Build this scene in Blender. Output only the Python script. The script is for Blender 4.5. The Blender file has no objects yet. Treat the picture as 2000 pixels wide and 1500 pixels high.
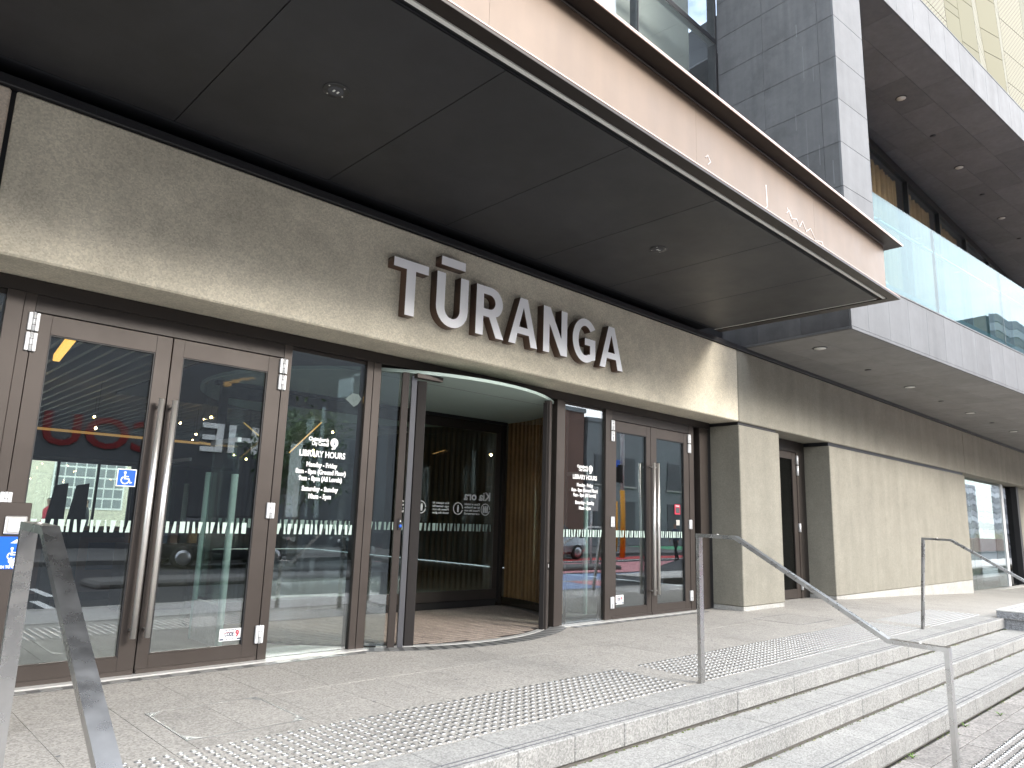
import bpy, bmesh, math, random
from mathutils import Matrix, Vector, Euler
random.seed(7)
R_ = math.radians
scene = bpy.context.scene
col = scene.collection

# ------------------------------------------------------------------ camera
YAW, PITCH, ROLL, FPX = 0.761366584, 0.187247082, 0.0308593757, 1403.3186
CAMZ = 1.1
fw = Vector((math.sin(YAW)*math.cos(PITCH), math.cos(YAW)*math.cos(PITCH), math.sin(PITCH)))
rt = Vector((math.cos(YAW), -math.sin(YAW), 0)); up = rt.cross(fw)
r2 = math.cos(ROLL)*rt + math.sin(ROLL)*up
u2 = -math.sin(ROLL)*rt + math.cos(ROLL)*up
cam = bpy.data.cameras.new('camera'); camo = bpy.data.objects.new('camera', cam); col.objects.link(camo)
camo.matrix_world = Matrix(((r2.x, u2.x, -fw.x, 0), (r2.y, u2.y, -fw.y, 0), (r2.z, u2.z, -fw.z, CAMZ), (0, 0, 0, 1)))
cam.sensor_fit = 'HORIZONTAL'; cam.sensor_width = 36; cam.lens = FPX/2000*36
cam.clip_start = 0.05; cam.clip_end = 2000
scene.camera = camo

# ------------------------------------------------------------------ sky, sun, exposure
SUNV = Vector((0.38, -1.0, 0.52)).normalized()
SUN_EL = math.asin(SUNV.z); SUN_AZ = math.atan2(SUNV.x, SUNV.y)
world = bpy.data.worlds.new('World'); scene.world = world; world.use_nodes = True
wn = world.node_tree.nodes; wl = world.node_tree.links; wn.clear()
sky = wn.new('ShaderNodeTexSky'); sky.sky_type = 'NISHITA'; sky.sun_disc = False
sky.sun_elevation = SUN_EL; sky.sun_rotation = SUN_AZ; sky.air_density = 1.0; sky.dust_density = 2.0
wtc = wn.new('ShaderNodeTexCoord'); wmap = wn.new('ShaderNodeMapping'); wmap.inputs['Scale'].default_value = (1.3, 1.3, 3.2)
wno = wn.new('ShaderNodeTexNoise'); wno.inputs['Scale'].default_value = 1.7; wno.inputs['Detail'].default_value = 7; wno.inputs['Roughness'].default_value = 0.58
wcr = wn.new('ShaderNodeValToRGB'); wcr.color_ramp.elements[0].position = 0.33; wcr.color_ramp.elements[1].position = 0.60
wmx = wn.new('ShaderNodeMix'); wmx.data_type = 'RGBA'; wmx.inputs['B'].default_value = (9.0, 9.35, 9.8, 1)
wbg = wn.new('ShaderNodeBackground'); wbg.inputs['Strength'].default_value = 0.15
wout = wn.new('ShaderNodeOutputWorld')
wl.new(wtc.outputs['Generated'], wmap.inputs['Vector']); wl.new(wmap.outputs[0], wno.inputs['Vector'])
wl.new(wno.outputs['Fac'], wcr.inputs['Fac']); wl.new(wcr.outputs['Color'], wmx.inputs['Factor'])
wl.new(sky.outputs[0], wmx.inputs['A']); wl.new(wmx.outputs['Result'], wbg.inputs['Color']); wl.new(wbg.outputs[0], wout.inputs[0])
sun = bpy.data.lights.new('sun', 'SUN'); sun.energy = 0.85; sun.angle = R_(14); sun.color = (1.0, 0.965, 0.91)
suno = bpy.data.objects.new('sun', sun); col.objects.link(suno)
suno.rotation_euler = SUNV.to_track_quat('Z', 'Y').to_euler(); suno.location = (10, -12, 20)
vs = scene.view_settings; vs.view_transform = 'Standard'; vs.look = 'None'; vs.gamma = 1; vs.exposure = 1.98; vs.use_curve_mapping = False

# ------------------------------------------------------------------ materials
MATS = {}
def mat(name, base, rough=0.6, metal=0.0, spec=0.5, var=0.0, noise=None, bump=0.0, bumpscale=60.0, streak=0.0, speck=None, emit=None, estr=0, streakscale=(9, 9, .5), coat=0.0, blotch=None):
    """Principled material on world position; noise=(scale, amount); speck=(scale, amount); streak=amount of vertical run marks; var=per-object brightness spread"""
    m = bpy.data.materials.new(name); m.use_nodes = True; MATS[name] = m
    nt = m.node_tree; N = nt.nodes; Lk = nt.links
    b = N['Principled BSDF']
    b.inputs['Base Color'].default_value = (*base, 1); b.inputs['Roughness'].default_value = rough
    b.inputs['Metallic'].default_value = metal; b.inputs['Specular IOR Level'].default_value = spec
    if coat: b.inputs['Coat Weight'].default_value = coat
    geo = N.new('ShaderNodeNewGeometry')
    cur = None
    def rgb():
        n = N.new('ShaderNodeRGB'); n.outputs[0].default_value = (*base, 1); return n.outputs[0]
    def mul(c, valsock, lo, hi):
        mr = N.new('ShaderNodeMapRange'); mr.inputs['From Min'].default_value = 0.0; mr.inputs['From Max'].default_value = 1.0
        mr.inputs['To Min'].default_value = lo; mr.inputs['To Max'].default_value = hi
        Lk.new(valsock, mr.inputs['Value'])
        x = N.new('ShaderNodeVectorMath'); x.operation = 'SCALE'; Lk.new(c, x.inputs[0]); Lk.new(mr.outputs[0], x.inputs['Scale']); return x.outputs[0]
    def noisen(scale, detail=5, rough_=0.6, mp=None):
        n = N.new('ShaderNodeTexNoise'); n.inputs['Scale'].default_value = scale; n.inputs['Detail'].default_value = detail; n.inputs['Roughness'].default_value = rough_
        if mp:
            k = N.new('ShaderNodeMapping'); k.inputs['Scale'].default_value = mp; Lk.new(geo.outputs['Position'], k.inputs['Vector']); Lk.new(k.outputs[0], n.inputs['Vector'])
        else: Lk.new(geo.outputs['Position'], n.inputs['Vector'])
        return n
    def stretch(sock, a, b_):
        mr = N.new('ShaderNodeMapRange'); mr.inputs['From Min'].default_value = a; mr.inputs['From Max'].default_value = b_; Lk.new(sock, mr.inputs['Value']); return mr.outputs[0]
    if var or noise or streak or speck or blotch: cur = rgb()
    if noise:
        n = noisen(noise[0]); cur = mul(cur, stretch(n.outputs['Fac'], .3, .7), 1-noise[1], 1+noise[1])
        n2 = noisen(noise[0]*5.3, 4); cur = mul(cur, stretch(n2.outputs['Fac'], .3, .7), 1-noise[1]*.55, 1+noise[1]*.55)
    if streak:
        n = noisen(1.0, 5, .55, streakscale); cur = mul(cur, stretch(n.outputs['Fac'], .32, .68), 1-streak, 1+streak*.8)
    if blotch:
        n = noisen(blotch[0], 6, .65); cur = mul(cur, stretch(n.outputs['Fac'], .52, .68), 1, 1-blotch[1])
    if speck:
        v = N.new('ShaderNodeTexVoronoi'); v.inputs['Scale'].default_value = speck[0]; Lk.new(geo.outputs['Position'], v.inputs['Vector'])
        sp = N.new('ShaderNodeSeparateColor'); Lk.new(v.outputs['Color'], sp.inputs[0])
        cur = mul(cur, sp.outputs[0], 1-speck[1], 1+speck[1]*.7)
    if var:
        oi = N.new('ShaderNodeObjectInfo'); cur = mul(cur, oi.outputs['Random'], 1-var, 1+var)
    if cur is not None: Lk.new(cur, b.inputs['Base Color'])
    if bump:
        n = noisen(bumpscale, 4); bp = N.new('ShaderNodeBump'); bp.inputs['Strength'].default_value = bump; bp.inputs['Distance'].default_value = 0.01
        Lk.new(n.outputs['Fac'], bp.inputs['Height']); Lk.new(bp.outputs[0], b.inputs['Normal'])
    if noise and rough > .12:
        nr = noisen(noise[0]*2.2, 4); mr = N.new('ShaderNodeMapRange'); mr.inputs['To Min'].default_value = max(rough-.12, .03); mr.inputs['To Max'].default_value = min(rough+.12, 1)
        Lk.new(nr.outputs['Fac'], mr.inputs['Value']); Lk.new(mr.outputs[0], b.inputs['Roughness'])
    if emit:
        b.inputs['Emission Color'].default_value = (*emit, 1); b.inputs['Emission Strength'].default_value = estr
    return m
def glassmat(name, tint, ior, rough=0.0, haze=0.0, hazecol=(.8, .85, .85), wav=0.0, graze=1.0, gcol=(.96, .98, 1)):
    m = bpy.data.materials.new(name); m.use_nodes = True; MATS[name] = m
    nt = m.node_tree; N = nt.nodes; Lk = nt.links; N.clear()
    o = N.new('ShaderNodeOutputMaterial'); t = N.new('ShaderNodeBsdfTransparent'); t.inputs[0].default_value = (*tint, 1)
    g = N.new('ShaderNodeBsdfGlossy'); g.inputs['Roughness'].default_value = rough; g.inputs[0].default_value = (*gcol, 1)
    # Schlick reflectance, the same from both faces of the thin sheet
    ge = N.new('ShaderNodeNewGeometry'); dt = N.new('ShaderNodeVectorMath'); dt.operation = 'DOT_PRODUCT'
    Lk.new(ge.outputs['Incoming'], dt.inputs[0]); Lk.new(ge.outputs['Normal'], dt.inputs[1])
    def mth(op, a, b=None):
        q = N.new('ShaderNodeMath'); q.operation = op
        for k, z in enumerate((a, b)):
            if z is None: continue
            if isinstance(z, (int, float)): q.inputs[k].default_value = z
            else: Lk.new(z, q.inputs[k])
        return q.outputs[0]
    f0 = ((ior-1)/(ior+1))**2
    fr_ = mth('ADD', mth('MULTIPLY', mth('POWER', mth('SUBTRACT', 1.0, mth('ABSOLUTE', dt.outputs['Value'])), 5.0), graze-f0), f0)
    mx = N.new('ShaderNodeMixShader'); Lk.new(fr_, mx.inputs[0])
    src = t.outputs[0]
    if haze:
        d = N.new('ShaderNodeBsdfDiffuse'); d.inputs[0].default_value = (*hazecol, 1)
        m2 = N.new('ShaderNodeMixShader'); m2.inputs[0].default_value = haze; Lk.new(t.outputs[0], m2.inputs[1]); Lk.new(d.outputs[0], m2.inputs[2]); src = m2.outputs[0]
    if wav:
        geo = N.new('ShaderNodeNewGeometry'); n = N.new('ShaderNodeTexNoise'); n.inputs['Scale'].default_value = 1.6; n.inputs['Detail'].default_value = 1
        Lk.new(geo.outputs['Position'], n.inputs['Vector'])
        bp = N.new('ShaderNodeBump'); bp.inputs['Strength'].default_value = wav; bp.inputs['Distance'].default_value = .05
        Lk.new(n.outputs['Fac'], bp.inputs['Height']); Lk.new(bp.outputs[0], g.inputs['Normal'])
    Lk.new(src, mx.inputs[1]); Lk.new(g.outputs[0], mx.inputs[2]); Lk.new(mx.outputs[0], o.inputs[0])
    return m

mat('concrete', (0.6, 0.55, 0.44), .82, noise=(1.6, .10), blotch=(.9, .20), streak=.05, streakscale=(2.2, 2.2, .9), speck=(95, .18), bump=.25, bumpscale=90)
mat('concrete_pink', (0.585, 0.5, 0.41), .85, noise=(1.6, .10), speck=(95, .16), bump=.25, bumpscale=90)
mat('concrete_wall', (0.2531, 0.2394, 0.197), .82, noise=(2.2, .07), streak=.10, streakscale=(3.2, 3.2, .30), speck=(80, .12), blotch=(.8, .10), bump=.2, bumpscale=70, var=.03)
mat('concrete_base', (0.41, 0.4018, 0.3772), .85, noise=(2.5, .12), speck=(60, .15), bump=.3, bumpscale=50)
mat('bronze', (0.058, 0.047, 0.041), .42, metal=.35, noise=(2.2, .06))
mat('bronze_dark', (0.034, 0.028, 0.025), .42, metal=.35, noise=(2.2, .06))
mat('black', (.012, .012, .014), .5)
mat('dark_flash', (.03, .032, .037), .4, metal=.3)
mat('soffit_black', (0.0235, 0.0235, 0.026), .45, noise=(1.1, .20), var=.08, bump=.02, bumpscale=1.5)
mat('fascia_bronze', (0.1674, 0.1178, 0.0828), .45, metal=.12, noise=(.9, .07), streak=.08, streakscale=(5, 5, .5), var=.02)
mat('fascia_edge', (0.5412, 0.41, 0.3608), .45, metal=.1)
mat('flange_shaded', (0.0246, 0.0189, 0.0164), .4, metal=.4, noise=(3, .12))  # channel steel darkened: shade under the flanges is put into the colour
mat('led_diffuser', (0.6396, 0.6314, 0.5904), .5)
mat('basalt_shaded', (0.0751, 0.0771, 0.0832), .62, noise=(2.4, .13), streak=.13, var=.14, blotch=(2.2, .25), bump=.15, bumpscale=25)  # darker copy of the column stone: side-face shade put into the colour
mat('basalt_lit', (0.116, 0.1209, 0.1293), .65, noise=(2.0, .06), streak=.13, streakscale=(4, 4, .35), var=.06, bump=.1, bumpscale=25)  # paler copy of the same stone: light on street faces put into colour
mat('basalt_soffit', (0.1357, 0.1375, 0.146), .6, noise=(2.0, .12), streak=.06, var=.15)
mat('basalt_soffit_low', (0.164, 0.1599, 0.1517), .6, noise=(2.0, .12), var=.10)
mat('granite', (0.3552, 0.3341, 0.3024), .72, noise=(1.1, .06), speck=(105, .34), bump=.2, bumpscale=150, var=.035, blotch=(1.7, .12))
mat('granite_step', (0.3337, 0.3252, 0.3055), .72, streak=.07, noise=(1.3, .06), speck=(120, .34), bump=.2, bumpscale=150, var=.04, blotch=(2.5, .10))
mat('granite_dark', (0.2411, 0.2468, 0.2583), .7, speck=(120, .55), bump=.2, bumpscale=120)
mat('granite_top', (0.5412, 0.533, 0.5084), .6, speck=(120, .15))
mat('paver', (0.275, 0.255, 0.235), .8, noise=(2, .10), speck=(80, .38), var=.13, bump=.25, bumpscale=110)
mat('joint', (0.24, 0.225, 0.205), .95)
mat('joint_dark', (.05, .045, .04), .95)
mat('groove', (.13, .13, .14), .7)
mat('steel', (.47, .46, .445), .28, metal=1.0, noise=(5, .06), streak=.08)
mat('steel_bright', (.74, .72, .69), .34, metal=.85)
mat('stud_steel', (0.5, 0.495, 0.485), .30, metal=.85)
mat('hinge_alu', (.72, .73, .74), .45, metal=.35)
mat('sill_alu', (0.574, 0.5658, 0.5412), .4, metal=.3, noise=(3, .08))
mat('grate', (.13, .13, .13), .5, metal=.5)
mat('grate_bar', (.30, .30, .29), .5, metal=.6)
mat('letter_white', (0.93, 0.93, 0.95), .22)
mat('letter_brown', (.085, .048, .032), .35)
mat('vinyl_white', (.85, .86, .85), .5)
mat('frost', (.40, .51, .46), .6)
mat('sign_blue', (0, 0.1, 0.62), .4)
mat('sticker_red', (.42, .02, .05), .4)
mat('sticker_navy', (.03, .04, .09), .4)
mat('gold', (0.105, 0.099, 0.05), .55, metal=0, spec=.25, var=.05)
mat('gold_dark', (0.3444, 0.3116, 0.164), .42, metal=.25)
mat('timber', (0.341, 0.1922, 0.0868), .5, noise=(3, .2), var=.18)
mat('timber_dark', (0.021, 0.0126, 0.0073), .6)
mat('mat_brown', (.25, .205, .17), .9, noise=(4, .15), speck=(160, .3))
mat('mat_dark', (.05, .04, .035), .9)
mat('drum_ceiling', (0.44, 0.5456, 0.5016), .5, noise=(1, .04))
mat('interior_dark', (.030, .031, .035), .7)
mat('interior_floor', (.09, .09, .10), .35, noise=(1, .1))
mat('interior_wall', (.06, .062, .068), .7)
mat('batten', (.42, .43, .44), .5, var=.2)
mat('bulb', (1, .8, .5), .4, emit=(1.0, .62, .25), estr=18)
mat('amber', (1, .6, .15), .4, emit=(1.0, .50, .10), estr=.55)
mat('gold_stroke', (.6, .35, .1), .4, emit=(1.0, .55, .18), estr=.12)
mat('gold_rod_glow', (.6, .35, .1), .4, emit=(1.0, .55, .18), estr=.35)  # glow put into the material so the rods show; they are no lamps
mat('downlight_lens', (.75, .75, .70), .3)
mat('downlight_ring', (.06, .06, .06), .35, metal=.6)
mat('edge_metal', (.13, .13, .14), .4, metal=.5)
mat('rubber', (.018, .015, .014), .9)
mat('asphalt', (.052, .053, .056), .9, noise=(1.5, .12), speck=(60, .3))
mat('footpath', (.46, .44, .42), .85, noise=(.8, .08), speck=(40, .15))
mat('footpath_far', (.15, .145, .14), .85, noise=(.8, .10), speck=(40, .15))
mat('kerb_stone', (.45, .43, .40), .8, noise=(2, .1))
mat('paint_white', (.78, .78, .76), .6)
mat('art_red', (.55, .06, .06), .7, noise=(2, .15))
mat('art_pink', (.60, .25, .27), .7, noise=(2, .12))
mat('art_green', (.12, .42, .22), .7, noise=(2, .12))
mat('art_blue', (.22, .30, .50), .7, noise=(2, .12))
mat('art_yellow', (.60, .45, .18), .7, noise=(2, .12))
mat('facade_dark', (.075, .077, .084), .5, noise=(.6, .15))
mat('facade_brown', (.16, .085, .065), .7, noise=(.6, .1))
mat('facade_pale', (.42, .40, .36), .8, noise=(.6, .1))
mat('facade_grey', (.20, .21, .22), .7, noise=(.5, .1))
mat('stone_cream', (0.62, 0.57, 0.46), .8, noise=(.8, .12), speck=(12, .12))
mat('sign_red', (0.156, 0.006, 0.0084), .4)
mat('pole_orange', (.75, .33, .02), .5)
mat('pole_white', (.78, .79, .80), .4)
mat('car_paint', (.012, .013, .017), .18, coat=1.0)
mat('car_silver', (.42, .44, .46), .3, metal=.7, coat=.6)
mat('tyre', (.02, .02, .02), .85)
mat('rim', (.5, .5, .52), .3, metal=.9)
mat('head_lamp', (.85, .85, .85), .15)
mat('bark', (.10, .075, .05), .9, noise=(6, .2))
mat('leaf', (.055, .095, .03), .6, var=.0, noise=(2.5, .35))
mat('curtain', (0.341, 0.231, 0.11), .85, noise=(3, .15))
mat('cream_render', (0.492, 0.4674, 0.3854), .8)
mat('skin', (.45, .28, .20), .6)
mat('cloth_red', (.60, .03, .06), .8)
mat('cloth_navy', (.05, .07, .12), .8)
mat('cloth_dark', (.025, .025, .028), .8)
mat('cloth_beige', (.45, .36, .28), .8)
mat('hair', (.04, .025, .015), .6)
mat('moss', (.10, .13, .035), .95, noise=(30, .3))
mat('weed', (.13, .22, .05), .8)
mat('tepae_dark', (.10, .10, .12), .5)
mat('tepae_mid', (.22, .22, .25), .5)
mat('tepae_pale', (.42, .43, .46), .5)
mat('graffiti', (.86, .80, .78), .6)
glassmat('glass', (.85, .90, .90), 2.15, wav=.012)
glassmat('glass_window', (.93, .93, .92), 1.45)
glassmat('glass_green', (.86, .93, .90), 2.1, wav=.012)
glassmat('glass_curve', (.80, .86, .85), 2.3, wav=.02)
glassmat('glass_upper', (.84, .88, .90), 1.9, wav=.004)
glassmat('glass_rail', (.50, .66, .68), 1.35, haze=.02, hazecol=(.45, .75, .80), graze=.78, gcol=(.90, .975, 1.0))
glassmat('glass_clear', (.97, .985, .98), 1.5, wav=.01)
glassmat('glass_dark', (.25, .26, .26), 1.6)
# perforated gold sheet: tiny holes, a few pixels across, stay in the material
def perf():
    m = mat('gold_perf', (.165, .158, .106), .55, metal=0, spec=.25)
    N = m.node_tree.nodes; Lk = m.node_tree.links; b = N['Principled BSDF']
    tc = N.new('ShaderNodeTexCoord'); k = N.new('ShaderNodeMapping'); k.inputs['Rotation'].default_value = (0, R_(45), 0); Lk.new(tc.outputs['Object'], k.inputs[0])
    sx = N.new('ShaderNodeSeparateXYZ'); Lk.new(k.outputs[0], sx.inputs[0])
    S = 13.5
    def fr(s):
        a = N.new('ShaderNodeMath'); a.operation = 'MULTIPLY'; a.inputs[1].default_value = S; Lk.new(s, a.inputs[0])
        f = N.new('ShaderNodeMath'); f.operation = 'FRACT'; Lk.new(a.outputs[0], f.inputs[0])
        s_ = N.new('ShaderNodeMath'); s_.operation = 'SUBTRACT'; s_.inputs[1].default_value = .5; Lk.new(f.outputs[0], s_.inputs[0])
        p = N.new('ShaderNodeMath'); p.operation = 'MULTIPLY'; Lk.new(s_.outputs[0], p.inputs[0]); Lk.new(s_.outputs[0], p.inputs[1]); return p.outputs[0]
    ad = N.new('ShaderNodeMath'); ad.operation = 'ADD'; Lk.new(fr(sx.outputs['X']), ad.inputs[0]); Lk.new(fr(sx.outputs['Z']), ad.inputs[1])
    lt = N.new('ShaderNodeMath'); lt.operation = 'LESS_THAN'; lt.inputs[1].default_value = .055; Lk.new(ad.outputs[0], lt.inputs[0])
    mx = N.new('ShaderNodeMix'); mx.data_type = 'RGBA'; mx.inputs['A'].default_value = (.165, .158, .106, 1); mx.inputs['B'].default_value = (.05, .035, .018, 1)
    Lk.new(lt.outputs[0], mx.inputs['Factor']); Lk.new(mx.outputs['Result'], b.inputs['Base Color'])
perf()

# ------------------------------------------------------------------ builders
W = {}            # world matrix of every object built
def link(name, data, Mw, parent=None):
    o = bpy.data.objects.new(name, data); col.objects.link(o)
    if parent is not None:
        o.parent = parent; o.matrix_parent_inverse = W[parent.name].inverted()
    o.matrix_basis = Mw; W[o.name] = Mw.copy(); return o
def tag(o, label=None, cat=None, group=None, kind=None):
    if label: o['label'] = label
    if cat: o['category'] = cat
    if group: o['group'] = group
    if kind: o['kind'] = kind
    return o
def thing(name, loc, label, cat, group=None, rz=0):
    o = link(name, None, Matrix.Translation(loc) @ Matrix.Rotation(rz, 4, 'Z')); o.empty_display_size = .2
    return tag(o, label, cat, group)
def structure(name, loc=(0, 0, 0)):
    o = link(name, None, Matrix.Translation(loc)); o['kind'] = 'structure'; return o
MESH = {}
def boxmesh(sx, sy, sz, m, bev):
    key = (round(sx, 4), round(sy, 4), round(sz, 4), m, bev)
    if key in MESH: return MESH[key]
    bm = bmesh.new(); bmesh.ops.create_cube(bm, size=1)
    bmesh.ops.scale(bm, vec=(sx, sy, sz), verts=bm.verts)
    if bev: bmesh.ops.bevel(bm, geom=bm.edges[:], offset=bev, segments=1, affect='EDGES', profile=.5)
    me = bpy.data.meshes.new('box'); bm.to_mesh(me); bm.free(); me.materials.append(MATS[m]); MESH[key] = me; return me
def box(name, x0, x1, y0, y1, z0, z1, m, parent=None, bev=0, frame=None, rot=None):
    me = boxmesh(x1-x0, y1-y0, z1-z0, m, bev)
    Mw = Matrix.Translation(((x0+x1)/2, (y0+y1)/2, (z0+z1)/2))
    if rot is not None: Mw = Mw @ rot
    if frame is not None: Mw = frame @ Mw
    return link(name, me, Mw, parent)
def meshobj(name, verts, faces, m, parent=None, origin=(0, 0, 0), smooth=False, frame=None, mats=None, fmat=None):
    O = Vector(origin); me = bpy.data.meshes.new(name)
    me.from_pydata([tuple(Vector(v)-O) for v in verts], [], faces)
    for mm in (mats or [m]): me.materials.append(MATS[mm])
    if fmat: me.polygons.foreach_set('material_index', fmat)
    if smooth: me.polygons.foreach_set('use_smooth', [True]*len(me.polygons))
    me.update()
    Mw = Matrix.Translation(O)
    if frame is not None: Mw = frame @ Mw
    return link(name, me, Mw, parent)
def prism(poly, y0, y1):
    """polygon in (x,z), extruded from y0 (front) to y1"""
    n = len(poly); v = [(x, y0, z) for x, z in poly] + [(x, y1, z) for x, z in poly]
    area = sum(poly[i][0]*poly[(i+1) % n][1]-poly[(i+1) % n][0]*poly[i][1] for i in range(n))
    ring = list(range(n)) if area > 0 else list(range(n-1, -1, -1))
    f = [ring, [i+n for i in reversed(ring)]]
    for k in range(n):
        a, b = ring[k], ring[(k+1) % n]; f.append([b, a, a+n, b+n])
    return v, f
def extr(name, poly, y0, y1, m, parent=None, frame=None, side=None):
    v, f = prism(poly, y0, y1); cx = sum(p[0] for p in poly)/len(poly); cz = sum(p[1] for p in poly)/len(poly)
    return meshobj(name, v, f, m, parent, (cx, (y0+y1)/2, cz), frame=frame, mats=[m, side] if side else None, fmat=([0, 0]+[1]*(len(f)-2)) if side else None)
def tube(name, pts, r, m, parent=None, seg=10, cap=True, smooth=True):
    P = [Vector(p) for p in pts]; rs = r if isinstance(r, (list, tuple)) else [r]*len(P)
    v = []; f = []
    for i, p in enumerate(P):
        d = (P[min(i+1, len(P)-1)]-P[max(i-1, 0)]).normalized()
        a = d.orthogonal().normalized() if i == 0 else (a - d*a.dot(d)).normalized()
        b = d.cross(a)
        for k in range(seg):
            t = 2*math.pi*k/seg; v.append(p + rs[i]*(math.cos(t)*a+math.sin(t)*b))
    for i in range(len(P)-1):
        for k in range(seg):
            f.append([i*seg+k, i*seg+(k+1) % seg, (i+1)*seg+(k+1) % seg, (i+1)*seg+k])
    if cap: f.append(list(range(seg-1, -1, -1))); f.append([(len(P)-1)*seg+k for k in range(seg)])
    return meshobj(name, v, f, m, parent, P[0], smooth=smooth)
def lathe(name, prof, m, loc, parent=None, seg=24, frame=None, smooth=True):
    v = []; f = []
    for r, z in prof:
        for k in range(seg):
            t = 2*math.pi*k/seg; v.append((loc[0]+r*math.cos(t), loc[1]+r*math.sin(t), loc[2]+z))
    n = len(prof)
    for i in range(n-1):
        for k in range(seg): f.append([i*seg+k, i*seg+(k+1) % seg, (i+1)*seg+(k+1) % seg, (i+1)*seg+k])
    f.append(list(range(seg-1, -1, -1))); f.append([(n-1)*seg+k for k in range(seg)])
    return meshobj(name, v, f, m, parent, loc, smooth=smooth, frame=frame)
def text(name, body, size, loc, m, parent=None, align='CENTER', face='-y', mirror=False, bold=0.0, ext=.0008, sx=1.0, width=None, serif=0):
    cu = bpy.data.curves.new(name, 'FONT'); cu.body = body; cu.size = size; cu.align_x = align; cu.align_y = 'CENTER'
    cu.offset = bold; cu.extrude = ext; cu.resolution_u = 3
    t = bpy.data.objects.new('tmp', cu); col.objects.link(t)
    bpy.context.view_layer.update()
    me = bpy.data.meshes.new_from_object(t.evaluated_get(bpy.context.evaluated_depsgraph_get())); me.name = name
    bpy.data.objects.remove(t); me.materials.clear(); me.materials.append(MATS[m])
    if width:
        xs = [v.co.x for v in me.vertices]; sx = width/(max(xs)-min(xs))
    rot = Matrix.Rotation(R_(90), 4, 'X')
    if face == '+y': rot = Matrix.Rotation(math.pi, 4, 'Z') @ rot
    if mirror: sx = -sx
    me.transform(Matrix.Diagonal((sx, 1, 1, 1)))
    if sx < 0: me.flip_normals()
    return link(name, me, Matrix.Translation(loc) @ rot, parent)

# ------------------------------------------------------------------ key dimensions (metres)
FY = 5.41       # front of the bronze door frames
BY = 4.99       # front of the concrete lintel and walls
LZ0, LZ1 = 2.548, 3.578
GY = -.42       # lower pavement level
BAL = Matrix.Translation((9.216, 3.426, 0)) @ Matrix.Rotation(R_(-5.19), 4, 'Z')   # corner of the upper block: local x along it, local y inwards

# ------------------------------------------------------------------ ground
def slab_mesh_rows(parent, xs, ys, z1, th, m, name, gap=.004, bev=.003, stagger=0):
    for j in range(len(ys)-1):
        off = stagger*(j % 2)
        for i in range(len(xs)-1):
            box(name, xs[i]+off+gap/2, xs[i+1]+off-gap/2, ys[j]+gap/2, ys[j+1]-gap/2, z1-th, z1, m, parent, bev)
def sheet(name, pts, m, parent=None):
    o = meshobj(name, pts, [list(range(len(pts)))], m, parent); return o
ground = tag(sheet('ground', [(-400, -400, -.62), (400, -400, -.62), (400, 400, -.62), (-400, 400, -.62)], 'asphalt'), kind='structure')
road = tag(sheet('road', [(-80, -13.0, -.56), (140, -13.0, -.56), (140, -2.05, -.56), (-80, -2.05, -.56)], 'asphalt'), kind='structure')
pav = tag(box('pavement', -40, 120, -2.0, 1.95, -.60, GY-.012, 'joint_dark'), kind='structure')
# near pavers, one by one; further out one plain sheet
PX = [3.0+.5226*i for i in range(15)]
for j, (a, b) in enumerate([(1.745, 1.925), (1.565, 1.745), (1.29, 1.565), (1.03, 1.29), (.77, 1.03), (.51, .77)]):
    for i in range(len(PX)-1):
        o = (.26 if j % 2 else 0)
        box('paver', PX[i]+o+.004, PX[i+1]+o-.004, a+.004, b-.004, GY-.05, GY+random.uniform(-.0015, .0015), 'paver', pav, .003)
box('paved_strip', -40, 2.99, .51, 1.925, GY-.05, GY-.002, 'footpath', pav); box('paved_strip', 10.6, 120, .51, 1.925, GY-.05, GY-.002, 'footpath', pav)
box('paved_strip', -40, 120, -1.85, .505, GY-.05, GY-.002, 'footpath', pav)
box('kerb', -40, 120, -2.02, -1.855, -.60, GY+.004, 'kerb_stone', pav, .015)
far = tag(box('footpath', -80, 140, -19.9, -13.15, -.60, GY, 'footpath_far'), kind='structure')
box('kerb', -80, 140, -13.16, -13.0, -.60, GY+.004, 'footpath_far', far, .015)
isl = tag(box('traffic_island', 4.5, 22, -7.3, -6.0, -.60, GY, 'footpath_far', None, .06), 'low pale concrete island in the middle of the road', 'traffic island')
for x, y in [(3.1, -3.6), (3.5, -5.9), (1.6, -3.6), (1.9, -5.9)]:
    box('lane_line', x-.07, x+.07, y-.8, y+.8, -.5599, -.556, 'paint_white', road)
# coloured road art
for k, (m, p) in enumerate([('art_red', [(20, -11.5), (44, -12.8), (44, -11.2), (20, -10.2)]), ('art_pink', [(14, -9.6), (30, -9.0), (22, -5.0), (15, -5.6)]), ('paint_white', [(18, -9.95), (40, -10.6), (40, -10.4), (18, -9.75)]),
                           ('art_blue', [(15, -5.2), (22, -4.6), (20, -2.9), (15, -3.1)]), ('art_yellow', [(16.5, -3.0), (22, -3.9), (22, -2.4), (16.5, -2.2)])]):
    v = [(x, y, -.556+.0005*k) for x, y in p]; sheet('road_art', v, m, road)
for k, (m, p) in enumerate([('art_pink', [(14.3, -1.8), (17.5, -1.8), (17, .2), (14.3, -.3)]), ('art_green', [(13.6, -.2), (16.6, .25), (15, .45), (13.2, .45)]), ('art_blue', [(12.2, -1.8), (14.2, -1.8), (14.2, -.4), (12.2, -.2)]),
                           ('art_green', [(40, -19.5), (60, -19.5), (60, -14), (40, -14)])]):
    v = [(x, y, GY+.003) for x, y in p]; sheet('road_art', v, m, pav if k < 3 else far)

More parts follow.
